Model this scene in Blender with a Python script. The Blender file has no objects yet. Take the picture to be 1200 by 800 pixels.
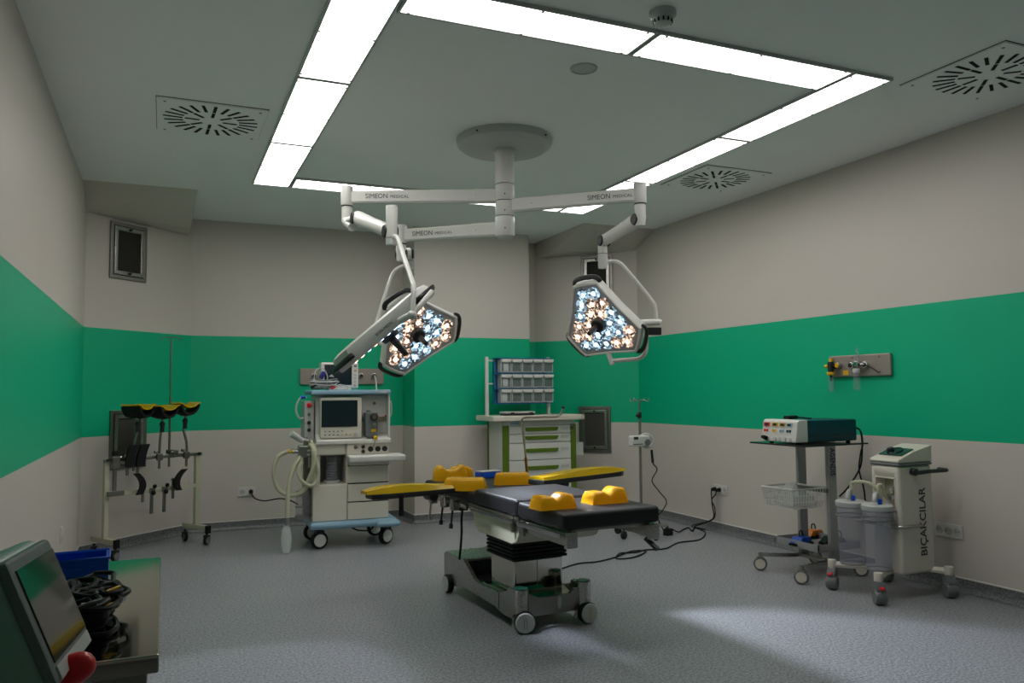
import bpy, bmesh, math, random
from mathutils import Vector, Matrix, Euler
random.seed(7)
PI = math.pi
C = bpy.context.scene.collection
sc = bpy.context.scene

# ------------------------------------------------------------------ camera
H = 3.072                      # ceiling height
FPX, YAW, PITCH, ROLL, EYE = 936.05, .4107, .0636, -.0093, 1.33
_cy, _sy, _cp, _sp = math.cos(YAW), math.sin(YAW), math.cos(PITCH), math.sin(PITCH)
FW = Vector((_sy*_cp, _cy*_cp, _sp)); _r = Vector((_cy, -_sy, 0)); _u = _r.cross(FW)
RT = math.cos(ROLL)*_r + math.sin(ROLL)*_u; UP = -math.sin(ROLL)*_r + math.cos(ROLL)*_u
CAM = Vector((0, 0, EYE))
cd = bpy.data.cameras.new('camera'); cd.sensor_width = 36; cd.lens = FPX*36/1200; cd.clip_start = .05
co = bpy.data.objects.new('camera', cd); C.objects.link(co); sc.camera = co
co.matrix_world = Matrix(((RT.x, UP.x, -FW.x, 0), (RT.y, UP.y, -FW.y, 0), (RT.z, UP.z, -FW.z, EYE), (0, 0, 0, 1)))
def ray(x, y): return FW + RT*((x-600)/FPX) - UP*((y-400)/FPX)
def at(x, y, d): return CAM + ray(x, y)*d                       # point at a depth
def onz(x, y, z=0): r = ray(x, y); return CAM + r*((z-EYE)/r.z)  # point on a level plane
def onx(x, y, X): r = ray(x, y); return CAM + r*(X/r.x)
def ony(x, y, Y): r = ray(x, y); return CAM + r*(Y/r.y)
def cvec(x, y, z): return (RT*x + UP*y - FW*z).normalized()      # right, up, toward the camera

# ------------------------------------------------------------------ world, exposure
w = bpy.data.worlds.new('world'); sc.world = w; w.use_nodes = True
w.node_tree.nodes['Background'].inputs[0].default_value = (.02, .022, .025, 1)
w.node_tree.nodes['Background'].inputs[1].default_value = .2
sc.view_settings.view_transform = 'Standard'; sc.view_settings.look = 'None'
sc.view_settings.gamma = 1; sc.view_settings.use_curve_mapping = False
sc.view_settings.exposure = 0.0
PANEL_LIGHT = 8.8             # radiance of the ceiling light panels
BEAM = 150                      # watts of each surgical lamp beam

# ------------------------------------------------------------------ helpers
def lin(c):
    if isinstance(c, str):
        c = [int(c[i:i+2], 16) for i in (0, 2, 4)]
        c = [v/255 for v in c]
        c = [v/12.92 if v <= .04045 else ((v+.055)/1.055)**2.4 for v in c]
    return (c[0], c[1], c[2], 1)
def mat(name, col, rough=.5, metal=0, var=.06, scale=8, bump=0, bscale=200, spec=.5, trans=0, emit=0, ecol=None, aniso=None, coat=0, ior=1.45, alpha=1):
    m = bpy.data.materials.new(name); m.use_nodes = True
    nt = m.node_tree; N = nt.nodes; L = nt.links; b = N['Principled BSDF']
    c = lin(col)
    b.inputs['Roughness'].default_value = rough; b.inputs['Metallic'].default_value = metal
    b.inputs['Specular IOR Level'].default_value = spec; b.inputs['IOR'].default_value = ior
    b.inputs['Transmission Weight'].default_value = trans; b.inputs['Coat Weight'].default_value = coat
    b.inputs['Alpha'].default_value = alpha
    tc = N.new('ShaderNodeTexCoord'); no = N.new('ShaderNodeTexNoise')
    no.inputs['Scale'].default_value = scale; no.inputs['Detail'].default_value = 4
    L.new(tc.outputs['Object'], no.inputs['Vector'])
    mx = N.new('ShaderNodeMix'); mx.data_type = 'RGBA'
    mx.inputs['A'].default_value = tuple(v*(1-var) for v in c[:3])+(1,)
    mx.inputs['B'].default_value = tuple(min(1, v*(1+var)) for v in c[:3])+(1,)
    L.new(no.outputs['Fac'], mx.inputs['Factor']); L.new(mx.outputs['Result'], b.inputs['Base Color'])
    if aniso:   # brushed metal
        mp = N.new('ShaderNodeMapping'); mp.inputs['Scale'].default_value = aniso
        L.new(tc.outputs['Object'], mp.inputs['Vector']); n2 = N.new('ShaderNodeTexNoise'); n2.inputs['Scale'].default_value = 60
        L.new(mp.outputs['Vector'], n2.inputs['Vector'])
        mr = N.new('ShaderNodeMapRange'); mr.inputs['To Min'].default_value = rough*.7; mr.inputs['To Max'].default_value = rough*1.4
        L.new(n2.outputs['Fac'], mr.inputs['Value']); L.new(mr.outputs['Result'], b.inputs['Roughness'])
    if bump:
        nb = N.new('ShaderNodeTexNoise'); nb.inputs['Scale'].default_value = bscale
        L.new(tc.outputs['Object'], nb.inputs['Vector'])
        bp = N.new('ShaderNodeBump'); bp.inputs['Strength'].default_value = bump; bp.inputs['Distance'].default_value = .002
        L.new(nb.outputs['Fac'], bp.inputs['Height']); L.new(bp.outputs['Normal'], b.inputs['Normal'])
    if emit:
        b.inputs['Emission Color'].default_value = lin(ecol or col); b.inputs['Emission Strength'].default_value = emit
    return m

class G:
    def __init__(s): s.bm = bmesh.new(); s.wn = False
    def merge(s, t, M=None):
        if M is not None: bmesh.ops.transform(t, matrix=M, verts=t.verts)
        me = bpy.data.meshes.new('t'); t.to_mesh(me); t.free(); s.bm.from_mesh(me); bpy.data.meshes.remove(me); return s
    def box(s, c, d, bev=0, seg=2, rot=(0, 0, 0), M=None):
        t = bmesh.new(); bmesh.ops.create_cube(t, size=1)
        bmesh.ops.scale(t, vec=d, verts=t.verts)
        if bev: s.wn = True; bmesh.ops.bevel(t, geom=t.edges[:], offset=min(bev, min(d)*.49), segments=seg, profile=.5, affect='EDGES')
        X = Matrix.Translation(c) @ Euler(rot).to_matrix().to_4x4()
        return s.merge(t, X if M is None else M @ X)
    def bx(s, x0, x1, y0, y1, z0, z1, bev=0, seg=2):
        return s.box(((x0+x1)/2, (y0+y1)/2, (z0+z1)/2), (abs(x1-x0), abs(y1-y0), abs(z1-z0)), bev, seg)
    def cyl(s, a, b, r, r2=None, n=16, bev=0):
        a = Vector(a); b = Vector(b); d = b-a; t = bmesh.new()
        bmesh.ops.create_cone(t, cap_ends=True, segments=n, radius1=r, radius2=r if r2 is None else r2, depth=d.length)
        if bev: bmesh.ops.bevel(t, geom=[e for e in t.edges if len(e.link_faces) == 2 and e.calc_face_angle() > .8], offset=bev, segments=2, profile=.5, affect='EDGES')
        return s.merge(t, Matrix.Translation((a+b)/2) @ d.to_track_quat('Z', 'Y').to_matrix().to_4x4())
    def sph(s, c, r, sc_=(1, 1, 1), n=16):
        t = bmesh.new(); bmesh.ops.create_uvsphere(t, u_segments=n, v_segments=max(6, n//2), radius=r)
        return s.merge(t, Matrix.Translation(c) @ Matrix.Diagonal((*sc_, 1)))
    def lathe(s, prof, n=24, M=None, caps=True):
        t = bmesh.new(); rings = []
        for r, z in prof:
            rings.append([t.verts.new((r*math.cos(2*PI*k/n), r*math.sin(2*PI*k/n), z)) for k in range(n)] if r > 1e-6 else [t.verts.new((0, 0, z))])
        for a, b in zip(rings, rings[1:]):
            for k in range(n):
                k2 = (k+1) % n
                f = [a[k % len(a)], a[k2 % len(a)], b[k2 % len(b)], b[k % len(b)]]
                f = list(dict.fromkeys(f))
                if len(f) > 2: t.faces.new(f)
        for rg, fl in ((rings[0], 1), (rings[-1], 0)):
            if len(rg) > 1 and caps: t.faces.new(rg[::-1] if fl else rg)
        bmesh.ops.recalc_face_normals(t, faces=t.faces)
        return s.merge(t, M)
    def prism(s, poly, z0, z1, M=None, bev=0, seg=2):
        t = bmesh.new(); a = [t.verts.new((x, y, z0)) for x, y in poly]; b = [t.verts.new((x, y, z1)) for x, y in poly]
        n = len(poly); t.faces.new(a[::-1]); t.faces.new(b)
        for k in range(n): t.faces.new((a[k], a[(k+1) % n], b[(k+1) % n], b[k]))
        bmesh.ops.recalc_face_normals(t, faces=t.faces)
        if bev: s.wn = True; bmesh.ops.bevel(t, geom=t.edges[:], offset=bev, segments=seg, profile=.5, affect='EDGES')
        return s.merge(t, M)
    def tube(s, pts, r, n=8, sub=0, closed=False, rb=None):
        P = [Vector(p) for p in pts]
        if sub: P = spline(P, sub, closed)
        t = bmesh.new(); m = len(P); rings = []; nrm = None
        for i, p in enumerate(P):
            a = P[i-1] if (i or closed) else p; b = P[(i+1) % m] if (i < m-1 or closed) else p
            d = (b-a).normalized() if (b-a).length > 1e-9 else Vector((0, 0, 1))
            if nrm is None: nrm = d.orthogonal().normalized()
            else:
                nrm = nrm - d*nrm.dot(d); nrm = nrm.normalized() if nrm.length > 1e-6 else d.orthogonal().normalized()
            bn = d.cross(nrm); rr = r(i/(m-1)) if callable(r) else r
            rings.append([t.verts.new(p + nrm*math.cos(2*PI*k/n)*rr + bn*math.sin(2*PI*k/n)*(rb or rr)) for k in range(n)])
        pr = list(zip(rings, rings[1:])) + ([(rings[-1], rings[0])] if closed else [])
        for a, b in pr:
            for k in range(n): t.faces.new((a[k], a[(k+1) % n], b[(k+1) % n], b[k]))
        if not closed: t.faces.new(rings[0][::-1]); t.faces.new(rings[-1])
        bmesh.ops.recalc_face_normals(t, faces=t.faces)
        return s.merge(t)
    def loft(s, secs, M=None):
        t = bmesh.new(); rings = [[t.verts.new(p) for p in q] for q in secs]; n = len(secs[0])
        for a, b in zip(rings, rings[1:]):
            for k in range(n): t.faces.new((a[k], a[(k+1) % n], b[(k+1) % n], b[k]))
        t.faces.new(rings[0][::-1]); t.faces.new(rings[-1])
        bmesh.ops.recalc_face_normals(t, faces=t.faces)
        return s.merge(t, M)
    def mesh(s, name, m, smooth=40):
        me = bpy.data.meshes.new(name); s.bm.to_mesh(me); s.bm.free()
        if smooth:
            me.polygons.foreach_set('use_smooth', [True]*len(me.polygons)); me.set_sharp_from_angle(angle=math.radians(smooth))
        if s.wn and smooth: me['weighted'] = 1
        me.materials.append(m); return me
def spline(P, sub, closed=False):
    n = len(P); out = []
    for i in range(n if closed else n-1):
        p0 = P[i-1] if (i or closed) else P[0]; p1 = P[i]; p2 = P[(i+1) % n]; p3 = P[(i+2) % n] if (i+2 < n or closed) else P[-1]
        for k in range(sub):
            u = k/sub; out.append(.5*((2*p1)+(p2-p0)*u+(2*p0-5*p1+4*p2-p3)*u*u+(3*p1-p0-3*p2+p3)*u**3))
    if not closed: out.append(P[-1].copy())
    return out
def inst(name, me, parent=None, loc=(0, 0, 0), rot=(0, 0, 0), M=None):
    o = bpy.data.objects.new(name, me); C.objects.link(o); o.parent = parent
    if M is not None: o.matrix_basis = M
    else: o.location = loc; o.rotation_euler = rot
    if me.get('weighted'): md = o.modifiers.new('weighted_normals', 'WEIGHTED_NORMAL'); md.keep_sharp = True
    return o
def obj(name, g, m, parent=None, loc=(0, 0, 0), rot=(0, 0, 0), M=None, smooth=40):
    return inst(name, g.mesh(name, m, smooth), parent, loc, rot, M)
def tag(o, label, cat, group=None):
    o['label'] = label; o['category'] = cat
    if group: o['group'] = group
    return o
def thing(name, label, cat, loc=(0, 0, 0), rz=0, group=None):
    o = bpy.data.objects.new(name, None); C.objects.link(o); o.location = loc; o.rotation_euler = (0, 0, rz); o.empty_display_size = .1
    return tag(o, label, cat, group)
def struct(name, g, m, smooth=0, label=None):
    o = obj(name, g, m, smooth=smooth); o['kind'] = 'structure'
    if label: o['label'] = label
    return o
def text(name, body, size, m, parent, M, ext=.0006, sx=1.0, space=1.0, bold=0):
    cu = bpy.data.curves.new('t', 'FONT'); cu.body = body; cu.size = size; cu.extrude = ext; cu.offset = bold; cu.align_x = 'CENTER'; cu.align_y = 'CENTER'; cu.space_character = space
    cu.resolution_u = 3
    o = bpy.data.objects.new('t', cu); C.objects.link(o)
    dg = bpy.context.evaluated_depsgraph_get(); me = bpy.data.meshes.new_from_object(o.evaluated_get(dg))
    bpy.data.objects.remove(o); bpy.data.curves.remove(cu)
    me.name = name; me.materials.clear(); me.materials.append(m)
    return inst(name, me, parent, M=M @ Matrix.Diagonal((sx, 1, 1, 1)))
def frame(o, x, y):   # matrix with local x, y axes at origin o
    x = Vector(x).normalized(); y = Vector(y); z = x.cross(y).normalized(); y = z.cross(x)
    return Matrix(((x.x, y.x, z.x, o[0]), (x.y, y.y, z.y, o[1]), (x.z, y.z, z.z, o[2]), (0, 0, 0, 1)))

# ------------------------------------------------------------------ materials
Z0, Z1 = .986, 1.916
def wall_material():
    m = bpy.data.materials.new('painted_wall'); m.use_nodes = True; nt = m.node_tree; N = nt.nodes; L = nt.links; b = N['Principled BSDF']
    g = N.new('ShaderNodeNewGeometry'); sp = N.new('ShaderNodeSeparateXYZ'); L.new(g.outputs['Position'], sp.inputs[0])
    a = N.new('ShaderNodeMath'); a.operation = 'GREATER_THAN'; a.inputs[1].default_value = Z0; L.new(sp.outputs['Z'], a.inputs[0])
    c = N.new('ShaderNodeMath'); c.operation = 'LESS_THAN'; c.inputs[1].default_value = Z1; L.new(sp.outputs['Z'], c.inputs[0])
    k = N.new('ShaderNodeMath'); k.operation = 'MULTIPLY'; L.new(a.outputs[0], k.inputs[0]); L.new(c.outputs[0], k.inputs[1])
    no = N.new('ShaderNodeTexNoise'); no.inputs['Scale'].default_value = 1.3; no.inputs['Detail'].default_value = 5; L.new(g.outputs['Position'], no.inputs['Vector'])
    def mix(c1, c2):
        x = N.new('ShaderNodeMix'); x.data_type = 'RGBA'; x.inputs['A'].default_value = c1; x.inputs['B'].default_value = c2; return x
    m1 = mix((.585, .535, .485, 1), (.62, .565, .515, 1)); m2 = mix((.0, .43, .225, 1), (.002, .47, .245, 1))
    L.new(no.outputs['Fac'], m1.inputs['Factor']); L.new(no.outputs['Fac'], m2.inputs['Factor'])
    m3 = mix((1, 1, 1, 1), (0, 0, 0, 1)); L.new(k.outputs[0], m3.inputs['Factor']); L.new(m1.outputs['Result'], m3.inputs['A']); L.new(m2.outputs['Result'], m3.inputs['B'])
    L.new(m3.outputs['Result'], b.inputs['Base Color']); b.inputs['Roughness'].default_value = .42; b.inputs['Specular IOR Level'].default_value = .35
    nb = N.new('ShaderNodeTexNoise'); nb.inputs['Scale'].default_value = 140; L.new(g.outputs['Position'], nb.inputs['Vector'])
    bp = N.new('ShaderNodeBump'); bp.inputs['Strength'].default_value = .05; bp.inputs['Distance'].default_value = .001; L.new(nb.outputs['Fac'], bp.inputs['Height']); L.new(bp.outputs['Normal'], b.inputs['Normal'])
    return m
def floor_material(name, dark, light, rough):
    m = bpy.data.materials.new(name); m.use_nodes = True; nt = m.node_tree; N = nt.nodes; L = nt.links; b = N['Principled BSDF']
    g = N.new('ShaderNodeNewGeometry'); no = N.new('ShaderNodeTexNoise'); no.inputs['Scale'].default_value = 75; no.inputs['Detail'].default_value = 6; no.inputs['Roughness'].default_value = .75
    L.new(g.outputs['Position'], no.inputs['Vector'])
    cr = N.new('ShaderNodeValToRGB'); cr.color_ramp.elements[0].position = .38; cr.color_ramp.elements[0].color = dark; cr.color_ramp.elements[1].position = .62; cr.color_ramp.elements[1].color = light
    L.new(no.outputs['Fac'], cr.inputs[0])
    n2 = N.new('ShaderNodeTexNoise'); n2.inputs['Scale'].default_value = .9; n2.inputs['Detail'].default_value = 5; L.new(g.outputs['Position'], n2.inputs['Vector'])
    mr = N.new('ShaderNodeMapRange'); mr.inputs['To Min'].default_value = .86; mr.inputs['To Max'].default_value = 1.14; L.new(n2.outputs['Fac'], mr.inputs['Value'])
    mu = N.new('ShaderNodeVectorMath'); mu.operation = 'SCALE'; L.new(cr.outputs['Color'], mu.inputs[0]); L.new(mr.outputs['Result'], mu.inputs['Scale'])
    L.new(mu.outputs[0], b.inputs['Base Color']); b.inputs['Roughness'].default_value = rough; b.inputs['Specular IOR Level'].default_value = .4
    return m
M_WALL = wall_material()
M_FLOOR = floor_material('vinyl_floor', (.105, .11, .122, 1), (.42, .425, .455, 1), .36)
M_BASE = floor_material('vinyl_skirting', (.075, .08, .085, 1), (.24, .245, .25, 1), .4)
M_CEIL = mat('ceiling_paint', (.92, .935, .92), .6, var=.02, scale=2)
M_TRIMW = mat('white_trim', (.62, .60, .57), .4)
M_WHITE = mat('white_lacquer', (.66, .645, .61), .35, var=.03)
M_CREAM = mat('cream_plastic', (.68, .63, .545), .4, var=.03)
M_CREAM2 = mat('cream_metal', (.50, .49, .37), .4, var=.04)
M_LGREY = mat('light_grey_plastic', (.50, .50, .49), .4, var=.03)
M_GREY = mat('grey_plastic', (.16, .17, .175), .4)
M_DARK = mat('dark_plastic', (.018, .019, .02), .42, var=.2)
M_BLACK = mat('black_rubber', (.008, .008, .009), .6, var=.2, spec=.3)
M_ALU = mat('satin_aluminium', (.40, .40, .41), .4, .35, var=.05)
M_BRSH = mat('brownish_steel', (.36, .31, .275), .5, .6, var=.08)
M_HOLE = mat('dark_void', (.006, .006, .006), .9)
M_STEEL = mat('brushed_steel', (.42, .41, .385), .27, 1, var=.08, scale=5, aniso=(1, 1, 30))
M_STEELD = mat('dull_steel', (.27, .255, .235), .38, 1, var=.08, scale=6)
M_CHROME = mat('chrome', (.62, .62, .62), .13, 1, var=.02)
M_MIRROR = mat('polished_steel', (.50, .47, .42), .07, 1, var=.03)
M_PADS = mat('black_mattress', (.011, .010, .012), .5, spec=.4, var=.15, bump=.15, bscale=300)
M_GEL = mat('amber_gel', (.95, .50, .008), .22, var=.04, trans=.35, ior=1.38, spec=.5)
M_GELY = mat('yellow_gel', (.80, .50, .005), .25, var=.05, trans=.25, ior=1.38)
M_BLUE = mat('pale_blue_plastic', (.26, .42, .55), .4, var=.03)
M_BLUED = mat('blue_plastic', (.004, .085, .60), .4, var=.05)
M_TEAL = mat('teal_casing', (.004, .045, .075), .35, var=.05)
M_OLIVE = mat('olive_green_plastic', (.10, .17, .008), .4, var=.05)
M_RED = mat('red_plastic', (.75, .008, .018), .3)
M_YEL = mat('yellow_plastic', (.75, .42, .01), .4)
M_ORANGE = mat('orange_plastic', (.7, .2, .01), .4)
M_SCREEN = mat('dark_screen', (.012, .022, .028), .12, var=.1)
M_TXT = mat('dark_lettering', (.045, .045, .048), .6)
M_TXTB = mat('blue_lettering', (.02, .022, .10), .5)
M_HOSE = mat('translucent_hose', (.60, .59, .42), .35, var=.05, trans=.2)
M_GLASS = mat('clear_plastic', (.45, .45, .55), .08, alpha=.20, var=.01)
M_JAR = mat('tinted_jar_plastic', (.40, .40, .50), .08, alpha=.36, var=.01)
M_BAG = mat('clear_bag', (.75, .77, .76), .25, alpha=.5)
M_GREYMESH = mat('grey_filter_mesh', (.055, .052, .046), .7, var=.25, scale=90, bump=.5, bscale=400)
M_DKFILTER = mat('dark_filter', (.018, .017, .013), .7, var=.25, scale=90)
M_GGREEN = mat('grey_green_casing', (.27, .40, .36), .4, var=.04)
M_GREENP = mat('dark_green_plastic_and_reflection', (.01, .07, .05), .4)  # green plastic parts, and the painted wall reflection on the table posts
M_PURPLE = mat('purple_plastic', (.05, .04, .25), .4)
M_COPPER = mat('worn_brass', (.45, .22, .07), .35, 1)
M_TINT = mat('tinted_glass_shelf', (.02, .022, .022), .08)
M_BIN = mat('bin_front', (.46, .47, .50), .3, trans=.15)
M_BINW = mat('bin_window', (.13, .15, .145), .15, var=.25, scale=20)
M_RACKB = mat('rack_blue', (.015, .14, .30), .4)
M_PANEL = mat('light_diffuser', (.9, .9, .9), .5, emit=PANEL_LIGHT, ecol=(1, .985, .95))
M_MIRRORSCR = mat('reflective_screen', (.05, .05, .045), .06, .4, var=.1)
M_PRINT = mat('screen_glare', (.06, .06, .055), .15, var=.8, scale=14)
def lens_material(name, tint):
    m = bpy.data.materials.new(name); m.use_nodes = True; nt = m.node_tree; N = nt.nodes; L = nt.links; b = N['Principled BSDF']
    tc = N.new('ShaderNodeTexCoord'); ln = N.new('ShaderNodeVectorMath'); ln.operation = 'LENGTH'
    fl = N.new('ShaderNodeVectorMath'); fl.operation = 'MULTIPLY'; fl.inputs[1].default_value = (1, 1, 0); L.new(tc.outputs['Object'], fl.inputs[0]); L.new(fl.outputs[0], ln.inputs[0])
    core = N.new('ShaderNodeMapRange'); core.inputs['From Min'].default_value = .004; core.inputs['From Max'].default_value = .022; core.inputs['To Min'].default_value = 4.5; core.inputs['To Max'].default_value = 0
    L.new(ln.outputs['Value'], core.inputs['Value'])
    vo = N.new('ShaderNodeTexVoronoi'); vo.inputs['Scale'].default_value = 62
    oi = N.new('ShaderNodeObjectInfo'); ad = N.new('ShaderNodeVectorMath'); ad.operation = 'ADD'; L.new(tc.outputs['Object'], ad.inputs[0]); L.new(oi.outputs['Random'], ad.inputs[1]); L.new(ad.outputs[0], vo.inputs['Vector'])
    sx = N.new('ShaderNodeSeparateColor'); L.new(vo.outputs['Color'], sx.inputs[0])
    pw = N.new('ShaderNodeMath'); pw.operation = 'POWER'; pw.inputs[1].default_value = 2.6; L.new(sx.outputs[0], pw.inputs[0])
    sc2 = N.new('ShaderNodeMath'); sc2.operation = 'MULTIPLY'; sc2.inputs[1].default_value = 1.7; L.new(pw.outputs[0], sc2.inputs[0])
    su = N.new('ShaderNodeMath'); su.operation = 'ADD'; L.new(core.outputs[0], su.inputs[0]); L.new(sc2.outputs[0], su.inputs[1])
    b.inputs['Base Color'].default_value = (.12, .13, .15, 1); b.inputs['Roughness'].default_value = .15; b.inputs['Metallic'].default_value = .5
    b.inputs['Emission Color'].default_value = tint; L.new(su.outputs[0], b.inputs['Emission Strength'])
    return m
M_LENSC = lens_material('cool_led_lens', (.55, .80, 1, 1)); M_LENSW = lens_material('warm_led_lens', (1, .68, .50, 1))

# ------------------------------------------------------------------ room shell
XL, XR, YF, YB = -.63, 4.82, -1.7, 8.42
plan = [('wall_left', (XL, YF), (XL, 7.60)), ('wall_back_left', (XL, 7.60), (.23, YB)), ('wall_back', (.23, YB), (2.37, YB)),
        ('wall_back_recess', (3.69, YB), (3.96, YB)), ('wall_back_right', (3.96, YB), (XR, 7.56)), ('wall_right', (XR, 7.56), (XR, YF)), ('wall_front', (XR, YF), (XL, YF))]
T = .12
for nm, a, b in plan:
    a = Vector(a); b = Vector(b); d = (b-a).normalized(); n = Vector((-d.y, d.x))   # outward on the left of travel
    e = .10
    p = [a-d*0, b+d*0, b+n*T+d*e, a+n*T-d*e]
    struct(nm, G().prism([(v.x, v.y) for v in p], 0, H), M_WALL)
struct('wall_pillar', G().bx(2.37, 3.69, 7.98, YB+.1, 0, H, .006), M_WALL, smooth=30)
struct('floor', G().bx(XL-.2, XR+.2, YF-.2, YB+.2, -.1, 0), M_FLOOR)
struct('ceiling', G().bx(XL-.2, XR+.2, YF-.2, YB+.2, H, H+.1), M_CEIL)
# lowered boxes over the two chamfered corners
def bulkhead(f):
    t = bmesh.new()
    for x, y, z in ((XL, 7.19, H), (.23, 7.19, H), (.23, YB, H), (XL, 7.60, H), (XL, 7.58, 2.90), (.2, 8.02, 2.90), (.2, 8.39, 2.90)): t.verts.new((f(x), y, z))
    bmesh.ops.convex_hull(t, input=t.verts); bmesh.ops.recalc_face_normals(t, faces=t.faces)
    return G().merge(t)
struct('trim_1', bulkhead(lambda x: x), M_WALL); struct('trim_2', bulkhead(lambda x: XL+XR-x), M_WALL)
# coved skirting, one length per wall
segs = [('baseboard_left', (XL, YF), (XL, 7.60)), ('baseboard_back_left', (XL, 7.60), (.23, YB)), ('baseboard_back', (.23, YB), (2.37, YB)),
        ('baseboard_pillar_left', (2.37, YB), (2.37, 7.98)), ('baseboard_pillar', (2.37, 7.98), (3.69, 7.98)), ('baseboard_pillar_right', (3.69, 7.98), (3.69, YB)),
        ('baseboard_recess', (3.69, YB), (3.96, YB)), ('baseboard_back_right', (3.96, YB), (XR, 7.56)), ('baseboard_right', (XR, 7.56), (XR, YF)), ('baseboard_front', (XR, YF), (XL, YF))]
for nm, a, b in segs:
    a = Vector(a+(0,)); b = Vector(b+(0,)); d = (b-a).normalized(); n = Vector((d.y, -d.x, 0))
    prof = [(0, 0)] + [(.045-.041*math.sin(t), .041*(1-math.cos(t))+.0015) for t in [k*PI/2/6 for k in range(7)]] + [(.004, .085), (0, .085)]
    g = G(); g.loft([[a+n*x+Vector((0, 0, z)) for x, z in prof], [b+n*x+Vector((0, 0, z)) for x, z in prof]])
    o = struct(nm, g, M_BASE, smooth=50)
    g2 = G(); g2.loft([[p+n*x+Vector((0, 0, z)) for x, z in ((0, .085), (.006, .085), (.006, .091), (0, .094))] for p in (a, b)])
    obj('cap_strip', g2, M_TRIMW, o)
# ------------------------------------------------------------------ ceiling light panels
XO0, XI0, XI1, XO1, YO0, YI0, YI1, YO1 = .628, .936, 3.4365, 3.725, 3.151, 3.441, 6.4785, 6.774
screw_me = G().cyl((0, 0, .002), (0, 0, -.003), .008, n=8).mesh('screw', M_STEELD)
def light_panel(x0, x1, y0, y1, label):
    cx, cy = (x0+x1)/2, (y0+y1)/2; a, b = (x1-x0)/2-.004, (y1-y0)/2-.004
    t = thing('ceiling_light_panel', label, 'ceiling light', (cx, cy, H), group='ceiling light ring')
    g = G(); f = .014
    g.bx(-a, a, -b, -b+f, -.018, 0).bx(-a, a, b-f, b, -.018, 0).bx(-a, -a+f, -b+f, b-f, -.018, 0).bx(a-f, a, -b+f, b-f, -.018, 0)
    obj('frame', g, M_LGREY, t)
    obj('diffuser', G().bx(-a+f, a-f, -b+f, b-f, -.013, -.004), M_PANEL, t)
    lx = b > a
    for s in (-1, 1):
        for u in (-1, 0, 1):
            inst('screw', screw_me, t, (s*(a-.02) if lx else u*(a-.05), u*(b-.05) if lx else s*(b-.02), -.0175))
ys = [YO0, 4.36, 5.585, YO1]
for k in range(3): light_panel(XO0, XI0, ys[k], ys[k+1], ['lit white ceiling panel on left strip, nearest of its three', 'lit white ceiling panel in the middle of left strip', 'lit white ceiling panel at far end of left strip, near round air vent'][k])
ys = [YO0, 4.345, 5.56, YO1]
for k in range(3): light_panel(XI1, XO1, ys[k], ys[k+1], ['lit white ceiling panel on right strip, nearest of its three', 'lit white ceiling panel in the middle of right strip', 'lit white ceiling panel at far end of right strip, partly behind lamp arm'][k])
for k, (a, b) in enumerate(((XI0, 2.166), (2.166, XI1))):
    light_panel(a, b, YO0, YI0, ['lit white ceiling panel of front strip, left one of two', 'lit white ceiling panel of front strip, right one beside smoke detector'][k])
    light_panel(a, b, YI1, YO1, ['lit white ceiling panel of rear strip, left one above lamp arms', 'lit white ceiling panel of rear strip, right one mostly behind pendant arms'][k])

# ------------------------------------------------------------------ swirl air diffusers
slot_o = G().bx(.168, .280, -.0095, .0095, -.0018, .001).mesh('slot', M_HOLE, 0)
slot_i = G().bx(.070, .155, -.0095, .0095, -.0018, .001).mesh('slot', M_HOLE, 0)
def diffuser(cx, cy, label):
    t = thing('ceiling_air_diffuser', label, 'air diffuser', (cx, cy, H), group='swirl air diffusers')
    obj('plate', G().bx(-.315, .315, -.315, .315, -.012, 0, .002), M_CEIL, t)
    obj('plate_shadow_line', G().bx(-.318, .318, -.318, .318, -.003, 0), M_HOLE, t)  # dark sheet paints the shadow line around the raised plate
    for k in range(24): inst('slot', slot_o, t, (0, 0, -.012), (0, 0, 2*PI*k/24+.05))
    for k in range(8): inst('slot', slot_i, t, (0, 0, -.012), (0, 0, 2*PI*k/8+.05))
    for sx in (-1, 1):
        for sy in (-1, 1): inst('screw', screw_me, t, (sx*.27, sy*.27, -.012))
diffuser(.245, 5.30, 'square ceiling air vent with radial slots, left of light ring')
diffuser(4.165, 2.905, 'square ceiling air vent with radial slots, nearest on right of ring')
diffuser(4.135, 5.275, 'square ceiling air vent with radial slots, far right behind lamp arm')

# smoke detector, recessed disc
t = thing('smoke_detector', 'small round smoke detector on ceiling in front of light ring', 'smoke detector', (2.076, 2.995, H))
obj('body', G().lathe([(.062, 0), (.062, -.02), (.05, -.034)], 28), M_LGREY, t)
obj('chamber', G().lathe([(.046, -.034), (.04, -.058), (.026, -.064)], 28), M_LGREY, t)
for k in range(12): obj('slot', G().bx(.038, .0455, -.004, .004, -.056, -.04), M_HOLE, t, rot=(0, 0, 2*PI*k/12))
t = thing('ceiling_speaker', 'flat round cover disc in ceiling inside light ring', 'ceiling speaker', (2.049, 3.70, H))
obj('rim', G().lathe([(.075, 0), (.072, -.008), (.062, -.008), (.06, 0)], 32), M_LGREY, t)
obj('grille', G().lathe([(.0, -.005), (.06, -.005), (.06, 0)], 32), M_LGREY, t)

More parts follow.
